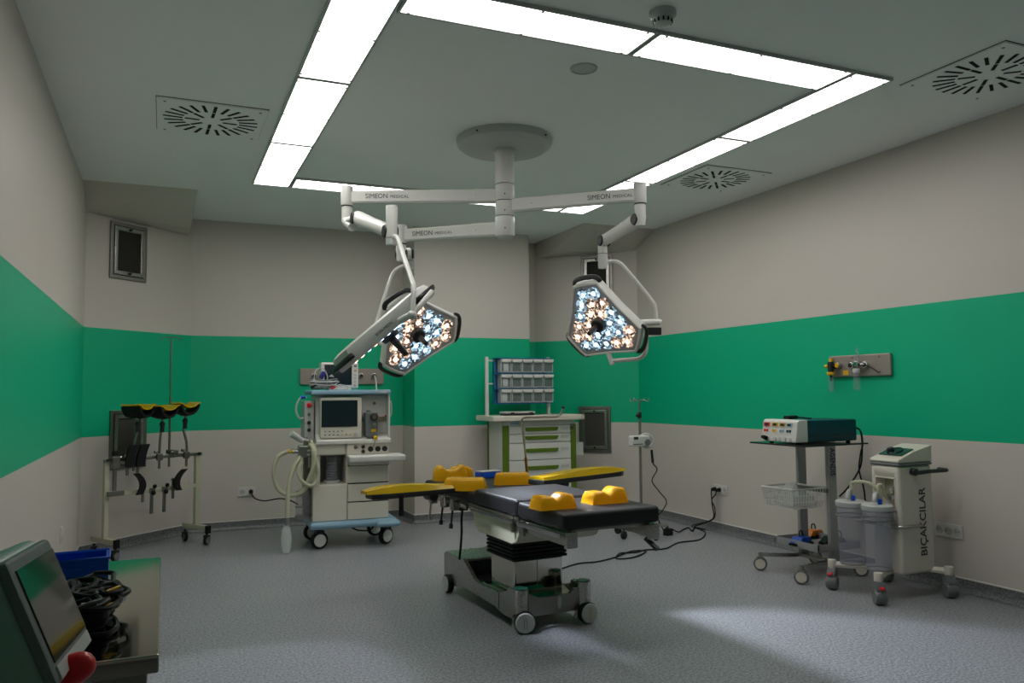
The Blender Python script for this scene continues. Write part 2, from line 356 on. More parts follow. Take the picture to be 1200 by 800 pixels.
# ------------------------------------------------------------------ exhaust grilles in the chamfered corners
knob_me = G().cyl((0, -.006, 0), (0, -.028, 0), .011, n=12, bev=.003).mesh('thumb_screw', M_DARK)
def grille(p, rz, z0, z1, wd, dark, label):
    t = thing('wall_exhaust_grille', label, 'wall vent', (p[0], p[1], z0), rz, 'stainless exhaust grilles')
    hh = z1-z0; a = wd/2; f = .032; g = G()
    g.bx(-a, a, -.02, 0, 0, f, .003).bx(-a, a, -.02, 0, hh-f, hh, .003).bx(-a, -a+f, -.02, 0, f, hh-f, .003).bx(a-f, a, -.02, 0, f, hh-f, .003)
    obj('outer_frame', g, M_STEELD, t)
    g = G(); b = a-f-.006; k = .034; z2, z3 = f+.006, hh-f-.006
    g.bx(-b, b, -.026, -.004, z2, z2+k, .004).bx(-b, b, -.026, -.004, z3-k, z3, .004).bx(-b, -b+k, -.026, -.004, z2+k, z3-k, .004).bx(b-k, b, -.026, -.004, z2+k, z3-k, .004)
    obj('inner_frame', g, M_STEEL, t)
    obj('filter', G().bx(-b+k, b-k, -.012, -.003, z2+k, z3-k), M_DKFILTER if dark else M_GREYMESH, t)
    obj('recess', G().bx(-a+f-.002, a-f+.002, -.004, -.001, f-.002, hh-f+.002), M_HOLE, t)
    inst('thumb_screw', knob_me, t, (0, -.018, z2+k/2)); inst('thumb_screw', knob_me, t, (0, -.018, z3-k/2))
    return t
aL = math.atan2(.82, .86); aR = math.atan2(-.86, .86)
grille((-.319, 7.896), aL, 2.365, 2.87, .39, True, 'stainless framed dark vent high on left corner wall')
grille((-.292, 7.922), aL, .69, 1.205, .39, False, 'stainless framed grey vent low on left corner behind accessory stand')
grille((4.495, 7.885), aR, 2.355, 2.88, .37, True, 'stainless framed dark vent high on right corner behind surgical lamp')
grille((4.46, 7.92), aR, .65, 1.165, .37, False, 'stainless framed grey vent low on right corner beside drawer cart')

# ------------------------------------------------------------------ surgical light on its ceiling column
CX, CY = 2.122, 4.974
SL = thing('surgical_light', 'white ceiling surgical light with three arms and lit lamp heads', 'surgical light', (CX, CY, H))
inv = tuple(-v for v in (CX, CY, H))
def sl(name, g, m, parent=None, smooth=40): return obj(name, g, m, parent or SL, loc=inv if parent is None else (0, 0, 0), smooth=smooth)
g = G(); Mc = Matrix.Translation((CX, CY, 0))
g.lathe([(0, H), (.325, H), (.33, H-.012), (.322, H-.05), (.29, H-.075), (.27, H-.08), (0, H-.08)], 48, Mc)
cano = sl('canopy', g, M_LGREY)
for k in range(4):
    an = .6+k*PI/2; g = G(); g.cyl((CX+.31*math.cos(an), CY+.31*math.sin(an), H-.03), (CX+.335*math.cos(an), CY+.335*math.sin(an), H-.03), .006, n=8); sl('canopy_screw', g, M_DARK, cano)
g = G(); g.lathe([(.075, H-.08), (.075, H-.094), (.0, H-.094)], 32, Mc); g.lathe([(.066, H-.09), (.066, 2.755), (0, 2.755)], 32, Mc); sl('ceiling_tube', g, M_WHITE)
for z0, z1 in ((2.64, 2.75), (2.532, 2.635), (2.395, 2.527)):
    g = G(); g.lathe([(0, z1), (.064, z1), (.066, z1-.004), (.066, z0+.004), (.064, z0), (0, z0)], 32, Mc); q = sl('collar', g, M_WHITE)
    g = G(); d = (CAM-Vector((CX, CY, EYE))).normalized(); pz = (z0+z1)/2-.02; g.cyl((CX+d.x*.06, CY+d.y*.06, pz), (CX+d.x*.068, CY+d.y*.068, pz), .005, n=8); sl('set_screw', g, M_DARK, q)
g = G(); g.lathe([(0, 2.395), (.058, 2.395), (.05, 2.380), (0, 2.378)], 32, Mc); sl('end_cap', g, M_LGREY)
def arm(z, end, txt_at, flip=1):
    a = Vector((CX, CY, z)); b = Vector((end[0], end[1], z)); d = (b-a).normalized(); L = (b-a).length
    y = Vector((0, 0, 1)); x = d; n = x.cross(y)
    prof = [(n*px*.026 + y*py*.046) for px, py in ((-.6, -1), (.6, -1), (1, -.75), (1, .75), (.6, 1), (-.6, 1), (-1, .75), (-1, -.75))]
    g = G(); g.loft([[a+d*.04+p*1.05 for p in prof], [a+d*.22+p*1.05 for p in prof], [a+d*.24+p for p in prof], [b+p*.94 for p in prof]])
    o = sl('arm', g, M_WHITE)
    side = n if n.dot(CAM-a) > 0 else -n
    xx = d if d.dot(RT) > 0 else -d
    c = a+d*txt_at+side*.0265
    text('lettering', 'SIMEON', .047, M_TXT, o, frame(c-xx*.075, xx, y), sx=.92, space=1.0)
    text('lettering', 'MEDICAL', .028, M_TXT, o, frame(c+xx*.082-y*.004, xx, y), sx=1.0, space=1.15)
    g = G(); g.box((0, 0, 0), (.004, .003, .016), M=frame(a+d*.2+side*.0275, d, y)); sl('fastener', g, M_DARK, o)
    g = G(); g.cyl(b+y*.075, b-y*.06, .042, n=28, bev=.006); sl('arm_joint', g, M_WHITE)
    g = G(); g.cyl(b-y*.06, b-y*.066, .040, n=28); sl('joint_gap', g, M_DARK)
    return b, d
def spring(b, e0, e1, tall, name='spring_arm'):
    # elbow: short post under the joint with a slanted foot, then the tapered spring arm
    y = Vector((0, 0, 1)); g = G(); lo = Vector((b.x, b.y, e0.z)); g.cyl(b-y*.066, lo+y*.01, .036, n=24)
    g.cyl(lo+y*.015, lo+(e0-lo)*.6-y*.05, .038, .03, n=24); g.cyl(lo, e0, .03, n=16); sl('elbow', g, M_WHITE)
    d = (e1-e0).normalized(); n = d.cross(y).normalized(); u = n.cross(d)
    prof = [(n*math.cos(t)*.036 + u*math.sin(t)*.05) for t in [2*PI*k/16 for k in range(16)]]
    g = G(); L = (e1-e0).length
    g.loft([[e0+d*(L*s)+p*k for p in prof] for s, k in ((0, .6), (.03, .95), (.12, 1.05), (.5, .88), (.88, .85), (.97, .9), (1.0, .7))])
    o = sl(name, g, M_WHITE)
    for e, s in ((e0, .05), (e1, .96)):
        for sd in (-1, 1):
            c = e0+d*(L*s); gg = G(); gg.cyl(c+n*sd*.03, c+n*sd*.041, .04, .034, n=20); sl('pivot_cap', gg, M_DARK, o)
    g = G(); g.cyl(e1+y*tall[0], e1-y*tall[1], .033, n=24, bev=.004); j = sl('lamp_joint', g, M_WHITE)
    g = G(); g.cyl(e1-y*(tall[1]*.45), e1-y*(tall[1]*.45+.004), .0345, n=24); sl('joint_ring', g, M_GREY, j)
    return o

RHO = .335
def head_outline(k=1.0):
    P = []
    for t in (90, 210, 330):
        d = Vector((math.cos(math.radians(t)), math.sin(math.radians(t)))); tt = Vector((-d.y, d.x))
        P += [d*.93*RHO*k-tt*.30*RHO*k, d*.955*RHO*k-tt*.15*RHO*k, d*.955*RHO*k+tt*.15*RHO*k, d*.93*RHO*k+tt*.30*RHO*k]
        m = Vector((math.cos(math.radians(t+60)), math.sin(math.radians(t+60))))
        P.append(m*.70*RHO*k)
    return P
lens_prof = [(0, .012), (.008, .011), (.02, .003), (.034, .001), (.046, .005), (.049, 0)]
lens_c = G().lathe(lens_prof, 14).mesh('led_lens', M_LENSC, 0); lens_w = G().lathe(lens_prof, 14).mesh('led_lens', M_LENSW, 0)
M_FACE = mat('lamp_face', (.42, .44, .48), .2, .3, var=.1)
def lamp_head(c, e1, e2, name_label, watts, size=1.0, spot=.62, aim=None):
    n = e1.cross(e2).normalized(); e2 = n.cross(e1).normalized()
    M = frame(c-Vector((CX, CY, H)), e1, e2) @ Matrix.Scale(size, 4)
    g = G(); out = head_outline()
    lo = [tuple(v) for v in out]; mid = [tuple(v*.8) for v in out]
    g.loft([[(x*.86, y*.86, -.088) for x, y in lo], [(x*.97, y*.97, -.078) for x, y in lo], [(x, y, -.06) for x, y in lo], [(x, y, -.004) for x, y in lo], [(x*.985, y*.985, .002) for x, y in lo], [(x*.945, y*.945, .002) for x, y in lo], [(x*.935, y*.935, -.006) for x, y in lo]])
    hd = obj('lamp_head', g, M_WHITE, SL, M=M, smooth=40); hd['label'] = name_label
    obj('face_plate', G().prism([(x*.934, y*.934) for x, y in lo], -.012, -.0055), M_FACE, hd)
    k = 0; s = .0885
    for r in range(-4, 5):
        for q in range(-4, 5):
            p = Vector(((q+.5*(r % 2))*s, r*s*.88))
            if p.length < .062: continue
            ok = all((b-a).normalized().cross(p-a) > .047*(1 if i % 5 in (3, 4) else 1.02) for i, (a, b) in enumerate(zip(out, out[1:]+out[:1])))
            if not ok: continue
            inst('led_lens', lens_w if (q*2+r*3) % 5 in (1, 3) else lens_c, hd, (p.x, p.y, -.0055), (0, 0, k*1.7)); k += 1
    obj('sterile_handle', G().cyl((0, 0, -.004), (0, 0, .035), .058, .048, n=24, bev=.006).cyl((0, 0, .03), (0, 0, .15), .021, .016, n=16, bev=.004), M_DARK, hd)
    for t in (90, 210, 330):
        d = Vector((math.cos(math.radians(t)), math.sin(math.radians(t)))); tt = Vector((-d.y, d.x)); v = lambda a, b, z: (d.x*a*RHO+tt.x*b*RHO, d.y*a*RHO+tt.y*b*RHO, z)
        obj('handle', G().tube([v(.90, -.33, -.035), v(.98, -.30, -.035), v(1.03, -.2, -.035), v(1.045, 0, -.035), v(1.03, .2, -.035), v(.98, .30, -.035), v(.90, .33, -.035)], .012, 8, 3, rb=.018), M_DARK, hd)
    text('lettering', 'SIMEON MEDICAL', .02, M_TXT, hd, frame((0, -.70*RHO-.0015, -.034), (1, 0, 0), (0, 0, 1)) if e1.dot(RT) > 0 else frame((0, -.70*RHO-.0015, -.034), (-1, 0, 0), (0, 0, -1)))
    li = bpy.data.lights.new('surgical_beam', 'SPOT'); li.energy = watts; li.spot_size = spot; li.spot_blend = .3; li.shadow_soft_size = .12; li.color = (.80, .87, 1)
    lo_ = bpy.data.objects.new('surgical_beam', li); C.objects.link(lo_); lo_.parent = hd; lo_.location = (0, 0, .17); lo_.rotation_euler = (PI, 0, 0)
    if aim:
        v = Vector(aim)-(c+n*.17); lo_.rotation_euler = Vector((v.dot(e1), v.dot(e2), v.dot(n))).to_track_quat('-Z', 'Y').to_euler()
    return hd
# upper left arm, its spring arm comes toward the viewer and carries the lamp seen edge-on
b, d = arm(2.674, (1.128, 5.40), .80)
e0 = at(417, 255, 5.3); e1 = at(459, 272, 4.62)
spring(b, e0, e1, (.155, .075))
j = at(459, 281, 4.62)
g = G(); g.tube([j, at(463, 277, 4.58), at(467, 281, 4.54), at(472, 297, 4.42), at(482.5, 328, 4.12), at(484.5, 338, 4.04), at(483.5, 366, 4.0)], .0135, 10, 5); yk = sl('yoke', g, M_WHITE)
ca = at(455, 391, 4.3); na = cvec(.64, -.757, -.11); e2a = cvec(-.16, 0, -1); e2a = (e2a-na*e2a.dot(na)).normalized(); e1a = e2a.cross(na)
g = G(); g.cyl(at(483, 368, 4.0), at(468, 376, 4.02), .018, n=16, bev=.004); g.cyl(at(507, 341, 4.08), at(483, 369, 4.0), .015, n=14, bev=.004); g.sph(at(483, 369, 4.0), .024)
sl('yoke_hub', g, M_WHITE, yk)
lamp_head(ca, e1a, e2a, 'lamp head seen edge-on, facing away to the right', BEAM*.6)
# lower left arm, going away
b, d = arm(2.447, (1.524, 5.455), .52)
e0 = b-Vector((0, 0, .135)); e1 = at(479, 297, 6.05)
spring(b, e0, e1, (.02, .12))
g = G(); g.tube([e1-Vector((0, 0, .10)), at(472, 312, 6.0), at(462, 318, 5.95), at(455, 334, 5.9), at(441, 378, 5.8), at(438, 392, 5.8), at(445, 402, 5.8), at(460, 404, 5.78)], .0135, 10, 5); sl('yoke', g, M_WHITE)
cb = at(489, 392, 5.66); e2b = cvec(-17, 40, 35.2); e1b = cvec(45, 30.6, -13)
lamp_head(cb, e1b, e2b, 'lit lamp head on the left, facing the viewer', BEAM*3.0, 1.0, .70, (2.95, 3.0, 0))
# right arm
b, d = arm(2.604, (2.815, 4.359), .735)
e0 = b-Vector((0, 0, .155)); e1 = at(706, 283, 5.62)
spring(b, e0, e1, (.03, .19))
g = G(); g.tube([at(708, 309, 5.62), at(717, 306, 5.62), at(726, 308, 5.62), at(736, 318, 5.62), at(764, 352, 5.64), at(768, 362, 5.64), at(769, 378, 5.64)], .0135, 10, 5); yk = sl('yoke', g, M_WHITE)
g = G(); g.tube([at(748, 379, 5.64), at(752, 378, 5.64), at(772, 377, 5.64), at(774, 378, 5.64)], .022, 14); sl('yoke_hub', g, M_WHITE, yk)
g = G(); a = at(766, 388, 5.64); g.box((0, 0, 0), (.10, .055, .07), .006, M=frame(a, RT, UP)); sl('control_box', g, M_DARK, yk)
g = G(); g.tube([at(757, 384, 5.66), at(757.5, 405, 5.66), at(755, 415, 5.66), at(748, 420, 5.68), at(735, 421.5, 5.7), at(718, 422.5, 5.72)], .015, 10, 4); g.tube([at(718, 427, 5.72), at(713, 414, 5.74)], .018, 10); sl('yoke', g, M_WHITE)
cr_ = at(702, 380, 5.65); e2r = cvec(-20, 49, 16.7); e1r = cvec(41.6, 4.6, 36.4)
lamp_head(cr_, e1r, e2r, 'lit lamp head on the right, tilted down to the left', BEAM*.8)
# ------------------------------------------------------------------ castors shared by the trolleys
def castor_meshes(r, wd, m_fork, m_tyre, m_hub, plate=True):
    f = G(); f.box((0, wd/2+.006, r*1.35), (r*.9, .006, r*1.1), .002).box((0, 0, r*1.95), (r*1.0, wd+.02, r*.35), .006); f.cyl((0, 0, r*2), (0, 0, r*2.6), r*.28, n=12)
    t = G().lathe([(0, -wd/2), (r*.86, -wd/2), (r, -wd*.32), (r, wd*.32), (r*.86, wd/2), (0, wd/2)], 20, Matrix.Translation((0, 0, r)) @ Matrix.Rotation(PI/2, 4, 'X'))
    hmesh = G().lathe([(0, -wd/2-.003), (r*.72, -wd/2-.003), (r*.74, -wd/2), (r*.74, wd/2), (r*.72, wd/2+.003), (0, wd/2+.003)], 20, Matrix.Translation((0, 0, r)) @ Matrix.Rotation(PI/2, 4, 'X'))
    return f.mesh('castor', m_fork), t.mesh('wheel', m_tyre), hmesh.mesh('hub', m_hub)
def castor(ms, parent, x, y, rz=0, z=0):
    c = inst('castor', ms[0], parent, (x, y, z), (0, 0, rz)); inst('wheel', ms[1], c); inst('hub', ms[2], c); return c

# ------------------------------------------------------------------ anaesthesia machine
AN = thing('anaesthesia_machine', 'cream anaesthesia machine with dark screen and pale blue base', 'medical machine', (1.515, 7.0, 0), -.05)
cast_an = castor_meshes(.074, .05, M_DARK, M_BLACK, M_WHITE)
for x, y, r in ((-.27, .06, .25), (.31, .06, .55), (-.28, .52, .3), (.3, .52, .2)): castor(cast_an, AN, x, y, r)
obj('base', G().bx(-.36, .40, -.04, .56, .172, .237, .03, 3), M_BLUE, AN)
obj('foot_bumper', G().bx(.20, .41, -.10, .02, .17, .225, .03, 3), M_BLUE, AN)
body = obj('body', G().bx(-.335, .325, .02, .55, .235, .55).bx(-.335, -.27, .02, .55, .55, .80).bx(-.05, .325, .02, .55, .55, .80).bx(-.335, .325, .30, .55, .55, .80).bx(-.335, .325, .02, .55, .80, .90), M_CREAM, AN)
obj('bellows_bay', G().bx(-.27, -.05, .27, .30, .55, .80), M_STEELD, AN)
pn = obj('lower_door', G().bx(-.332, -.045, .0, .02, .24, .545, .006), M_CREAM, AN)
for z0, z1 in ((.24, .385), (.395, .545), (.555, .70)):
    d = obj('drawer', G().bx(-.035, .322, .0, .02, z0, z1, .006), M_CREAM, AN)
    obj('drawer_gap', G().bx(-.035, .322, .012, .0205, z1, z1+.01), M_DARK, d)
obj('upper_left_panel', G().bx(-.332, -.06, .0, .02, .805, .905, .006), M_CREAM, AN)
cp = obj('control_panel', G().bx(-.045, .322, -.005, .02, .80, .91, .004), M_CREAM, AN)
for x in (.16, .225, .285):
    ga = obj('gauge', G().cyl((x, -.004, .845), (x, -.016, .845), .024, n=20, bev=.003), M_DARK, cp)
for x, z in ((.03, .865), (.095, .865), (.095, .825)): obj('knob', G().cyl((x, -.004, z), (x, -.026, z), .017, .014, n=16, bev=.003), M_STEELD if x < .06 else M_DARK, cp)
obj('work_tray', G().bx(-.05, .44, -.17, .06, .745, .80, .015, 3), M_WHITE, AN)
obj('tray_support', G().bx(-.03, .32, -.06, .02, .71, .745, .008), M_CREAM, AN)
# bellows
bl = obj('bellows_jar', G().lathe([(.062, .575), (.062, .79)], 28, Matrix.Translation((-.155, .13, 0))), M_GLASS, AN)
g = G(); g.lathe([(.05 if k % 2 else .043, .585+k*.010) for k in range(20)], 24, Matrix.Translation((-.155, .13, 0))); obj('bellows', g, M_GREY, bl)
obj('bellows_seat', G().lathe([(0, .55), (.07, .55), (.07, .575), (0, .575)], 28, Matrix.Translation((-.155, .13, 0))), M_LGREY, AN)
# head section
obj('head_housing', G().bx(-.305, .335, .10, .45, .905, 1.325, .012).bx(-.305, .335, -.02, .12, .905, .925, .01).bx(.32, .335, .0, .12, .91, 1.325, .004), M_WHITE, AN)
obj('head_apron', G().prism([(-.03, .90), (-.03, .925), (.10, .975), (.10, .90)], -.305, .335, frame((0, 0, 0), (0, 1, 0), (0, 0, 1))), M_WHITE, AN)
sp = obj('display_unit', G().bx(-.275, .085, -.005, .12, .945, 1.30, .012), M_CREAM, AN)
obj('screen', G().bx(-.265, .045, -.009, -.003, 1.045, 1.275), M_SCREEN, sp)
for r in range(2):
    for k in range(8):
        if r == 0 and k > 4: continue
        obj('button', G().bx(-.24+k*.036, -.224+k*.036, -.009, -.003, .985+r*.0+(0.018 if r == 0 else -.012), .994+(0.018 if r == 0 else -.012), .002), M_YEL if (r and k in (4, 6)) else M_GREY, sp)
obj('dial', G().cyl((.03, -.004, .978), (.03, -.02, .978), .018, n=20, bev=.003), M_LGREY, sp)
obj('top', G().bx(-.355, .34, -.02, .50, 1.325, 1.365, .012), M_BLUE, AN)
obj('badge', G().bx(.20, .235, -.0212, -.0195, 1.343, 1.353), M_LGREY, AN); obj('badge', G().bx(.245, .31, -.0212, -.0195, 1.338, 1.354), M_LGREY, AN)
obj('guard_rail', G().tube([(.335, .1, 1.27), (.365, .1, 1.25), (.368, .1, 1.15), (.335, .1, 1.10)], .006, 8, 4), M_LGREY, AN)
# vaporiser on its rail
obj('vaporiser_rail', G().bx(.10, .335, .085, .10, 1.085, 1.125, .003), M_STEEL, AN)
va = obj('vaporiser', G().bx(.115, .225, -.02, .085, .955, 1.165, .008).bx(.13, .215, -.01, .08, .93, .96, .006).cyl((.145, .02, 1.165), (.145, .02, 1.185), .02, n=16), M_GREY, AN)
obj('dial', G().cyl((.185, -.02, 1.125), (.185, -.05, 1.125), .034, .031, n=24, bev=.004), M_DARK, va)
obj('dial_face', G().cyl((.185, -.05, 1.125), (.185, -.053, 1.125), .02, n=20), M_STEELD, va)
obj('knob', G().cyl((.19, -.02, 1.05), (.19, -.035, 1.05), .022, n=16, bev=.004), M_STEEL, va)
obj('filling_label', G().bx(.165, .205, -.0225, -.0195, .995, 1.02), M_YEL, va)
obj('filler_plug', G().cyl((.2, -.01, .95), (.2, -.04, .935), .016, n=12, bev=.003), M_YEL, va)
obj('filler_chain', G().tube([(.2, -.03, .93), (.19, -.03, .89), (.175, -.03, .855)], .003, 6, 4), M_STEELD, va)
obj('lock_knob', G().cyl((.21, .085, 1.245), (.21, .07, 1.245), .014, n=12), M_STEELD, AN)
for x in (.24, .31): obj('warning_pin', G().cyl((x, .085, 1.13), (x, .06, 1.13), .007, n=8), M_RED, AN)
# side panel with knobs
sd = obj('side_panel', G().bx(-.395, -.315, .10, .40, .93, 1.27, .006), M_LGREY, AN)
for z, m, r in ((1.235, M_RED, .022), (1.16, M_STEELD, .013), (1.085, M_DARK, .017), (1.02, M_DARK, .017)):
    obj('knob', G().cyl((-.357, .10, z), (-.357, .075, z), r, r*.85, n=16, bev=.003), m, sd)
obj('side_cable', G().tube([(-.37, .2, 1.30), (-.43, .18, 1.29), (-.46, .18, 1.20), (-.43, .18, 1.12), (-.38, .2, 1.13)], .009, 8, 5), M_LGREY, AN)
obj('side_connector', G().cyl((-.42, .18, 1.30), (-.38, .18, 1.31), .014, n=12), M_BLUED, AN)
# breathing system
ab = obj('absorber_block', G().bx(-.45, -.33, .0, .14, .79, .89, .012).cyl((-.39, .05, .89), (-.39, .05, .96), .02, n=14).cyl((-.45, .06, .84), (-.50, .06, .84), .018, n=14).cyl((-.36, .02, .79), (-.36, .02, .70), .012, n=12), M_STEEL, AN)
obj('pressure_gauge', G().cyl((-.42, .02, .93), (-.52, -.02, 1.0), .022, .03, n=18, bev=.004).cyl((-.37, .04, .93), (-.43, .02, .95), .012, n=10), M_LGREY, ab)
obj('port', G().cyl((-.50, .06, .84), (-.535, .06, .845), .016, n=12), M_YEL, ab)
obj('valve', G().cyl((-.37, -.01, .83), (-.37, -.035, .83), .022, n=16, bev=.003), M_CHROME, ab)
can = obj('absorber_canister', G().lathe([(.0, .27), (.062, .27), (.066, .285), (.066, .455), (.058, .47), (.0, .47)], 24, Matrix.Translation((-.40, .10, 0))), M_GLASS, AN)
for z0, z1, r in ((.262, .29, .072), (.36, .372, .069), (.455, .50, .06)): obj('canister_band', G().lathe([(0, z0), (r, z0), (r, z1), (0, z1)], 24, Matrix.Translation((-.40, .10, 0))), M_STEEL, can)
obj('canister_bracket', G().bx(-.40, -.33, .12, .2, .26, .8, .01), M_STEELD, AN)
def corr(pts, r, name='breathing_hose'):
    P = spline([Vector(p) for p in pts], 14)
    return obj(name, G().tube(P, lambda t, n=len(P): r*(1+.10*math.sin(t*n*2.1)), 10), M_HOSE, AN)
corr([(-.535, .05, .845), (-.62, .04, .80), (-.655, .03, .68), (-.62, .02, .54), (-.53, .0, .48), (-.43, -.02, .50), (-.36, -.03, .60), (-.335, -.04, .74), (-.34, -.04, .86), (-.36, .0, .90)], .018)
corr([(-.345, -.03, .86), (-.30, -.05, .72), (-.30, -.05, .60), (-.36, -.06, .555), (-.43, -.06, .60), (-.46, -.05, .68), (-.43, -.04, .76)], .016)
corr([(-.44, .0, .80), (-.50, -.03, .70), (-.535, -.05, .58), (-.545, -.06, .45), (-.55, -.06, .29)], .018)
corr([(-.41, -.02, .52), (-.37, -.05, .62), (-.335, -.06, .72), (-.325, -.05, .84), (-.35, .02, .93)], .016)
obj('bag_neck', G().cyl((-.55, -.06, .30), (-.55, -.06, .24), .018, .022, n=14), M_GREY, AN)
g = G(); g.lathe([(.012, .255), (.02, .245), (.036, .20), (.044, .15), (.043, .09), (.036, .04), (.03, .012)], 18, Matrix.Translation((-.555, -.06, 0)) @ Matrix.Diagonal((1, .55, 1, 1))); obj('breathing_bag', g, M_BAG, AN)
obj('under_cable', G().tube([(.0, .05, .17), (.06, .03, .14), (.16, .03, .135), (.2, .05, .17)], .007, 8, 4), M_BLACK, AN)

# ------------------------------------------------------------------ patient monitor on top
MO = thing('patient_monitor', 'white patient monitor with dark screen on top of anaesthesia machine', 'monitor', (1.432, 7.13, 1.365), -.04)
obj('housing', G().bx(-.165, .165, 0, .13, .012, .245, .015, 3).bx(-.1, .1, .0, .1, 0, .02, .004), M_WHITE, MO)
scr = obj('screen', G().bx(-.135, .105, -.004, .004, .045, .225), M_SCREEN, MO)
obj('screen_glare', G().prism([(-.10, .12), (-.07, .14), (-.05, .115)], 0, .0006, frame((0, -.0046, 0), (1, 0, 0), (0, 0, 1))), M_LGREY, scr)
for z, m in ((.215, M_DARK), (.175, M_ORANGE), (.14, M_LGREY), (.11, M_LGREY), (.08, M_LGREY)): obj('button', G().bx(.125, .147, -.005, .002, z-.008, z+.004, .002), m, MO)
obj('rotary_knob', G().cyl((.135, 0, .045), (.135, -.016, .045), .012, n=16, bev=.003), M_LGREY, MO)
# cable bundle beside the monitor
CB = thing('monitor_cable_bundle', 'tangled grey sensor cables heaped left of the patient monitor', 'cables', (1.30, 7.10, 1.365))
for k in range(7):
    rr = random.uniform(.05, .09); z = .012+.010*k; pts = [(-.02+rr*1.5*math.cos(a+k)+random.uniform(-.012, .012), rr*.5*math.sin(a+k)-.03, z+random.uniform(0, .03)) for a in [2*PI*i/7 for i in range(7)]]
    obj('cable_loop', G().tube(pts, .0055, 6, 5, True), M_LGREY if k % 3 else M_GREY, CB)
obj('cable_loop', G().tube([(.0, -.02, .02), (.01, -.03, .12), (-.03, -.03, .19), (-.09, -.03, .17), (-.10, -.03, .08), (-.05, -.03, .02)], .005, 6, 6), M_LGREY, CB)
obj('cable_loop', G().tube([(.05, -.06, .01), (.10, -.08, .045), (.18, -.08, .03), (.16, -.08, .006), (.06, -.07, .006)], .005, 6, 6), M_LGREY, CB)
obj('sensor_plug', G().cyl((-.05, -.04, .10), (-.02, -.05, .16), .02, n=14, bev=.005), M_PURPLE, CB)
obj('sensor_plug', G().cyl((-.13, -.02, .02), (-.08, -.03, .04), .012, n=12), M_DARK, CB)
obj('sensor_plug', G().cyl((.04, -.07, .01), (.07, -.075, .03), .009, n=12), M_RED, CB)

# ------------------------------------------------------------------ wall gas outlet panels and sockets
gp = thing('gas_outlet_panel', 'stainless gas outlet panel on green back wall behind anaesthesia machine', 'gas panel', (1.715, YB, 1.43))
obj('plate', G().bx(-.437, .437, -.03, 0, 0, .165, .006), M_BRSH, gp)
for x in (-.3, -.15, .0, .19, .33):
    u = obj('gas_outlet', G().cyl((x, -.03, .09), (x, -.055, .09), .028, n=18, bev=.004), M_STEEL, gp)
    obj('socket_ring', G().cyl((x, -.055, .09), (x, -.062, .09), .017, n=14), M_DARK, u)
obj('gas_hose', G().tube([(.33, -.06, .09), (.335, -.10, .04), (.33, -.14, -.03), (.325, -.2, -.1), (.30, -.4, -.16)], .009, 8, 5), M_WHITE, gp)
gq = thing('gas_outlet_panel', 'stainless gas outlet panel with yellow fittings on right green wall', 'gas panel', (XR, 4.477, 1.425), -PI/2)
obj('plate', G().bx(-.292, .292, -.03, 0, 0, .165, .012), M_BRSH, gq)
obj('vacuum_regulator', G().cyl((-.225, -.03, .085), (-.225, -.075, .085), .022, n=16, bev=.004).bx(-.245, -.205, -.09, -.06, .03, .12, .006), M_DARK, gq)
for p0, p1, r in (((-.255, -.07, .085), (-.285, -.07, .085), .014), ((-.225, -.075, .015), (-.225, -.075, .04), .03), ((-.245, -.05, .11), (-.245, -.05, .145), .015)): obj('yellow_knob', G().cyl(p0, p1, r, n=16, bev=.003), M_YEL, gq)
u = obj('gas_outlet', G().cyl((-.175, -.03, .09), (-.175, -.06, .09), .024, n=18, bev=.004), M_STEEL, gq); obj('collar', G().cyl((-.175, -.06, .09), (-.175, -.068, .09), .018, n=16), M_YEL, u)
obj('outlet_label', G().bx(-.145, -.095, -.0315, -.029, .015, .05), M_YEL, gq)
for x in (-.045, .085):
    u = obj('gas_outlet', G().cyl((x, -.03, .085), (x, -.06, .085), .026, n=18, bev=.004), M_CHROME, gq); obj('socket_ring', G().cyl((x, -.06, .085), (x, -.068, .085), .016, n=14), M_DARK, u)
fm = obj('flowmeter', G().bx(.012, .052, -.09, -.05, .075, .115, .005).cyl((.0, -.07, .09), (-.03, -.06, .088), .01, n=10).cyl((.06, -.07, .09), (.085, -.06, .088), .01, n=10), M_CHROME, gq)
obj('flow_tube', G().cyl((.032, -.07, .115), (.032, -.07, .215), .012, n=12), M_GLASS, fm); obj('green_collar', G().cyl((.032, -.07, .075), (.032, -.07, .115), .0165, n=14), M_GREENP, fm)
obj('white_collar', G().cyl((.02, -.07, .025), (.02, -.07, .06), .026, n=16, bev=.004), M_WHITE, fm); obj('humidifier_jar', G().lathe([(.0, -.105), (.02, -.10), (.024, -.09), (.024, .025), (0, .025)], 16, Matrix.Translation((.02, -.07, 0))), M_GLASS, fm)
obj('humidifier_jar', G().lathe([(.0, -.115), (.017, -.11), (.02, -.10), (.02, .0), (0, .0)], 16, Matrix.Translation((-.225, -.075, 0))), M_GLASS, gq); obj('jar_stem', G().cyl((-.225, -.075, .015), (-.225, -.075, -.03), .01, n=12), M_DARK, gq)
for x in (-.05, .2):
    for z in (.03, .14): obj('screw', G().cyl((x, -.029, z), (x, -.033, z), .005, n=8), M_DARK, gq)
obj('outlet_hose', G().tube([(.10, -.06, .08), (.15, -.055, .06), (.19, -.045, .03), (.20, -.04, .025)], .004, 6, 4), M_DARK, gq)
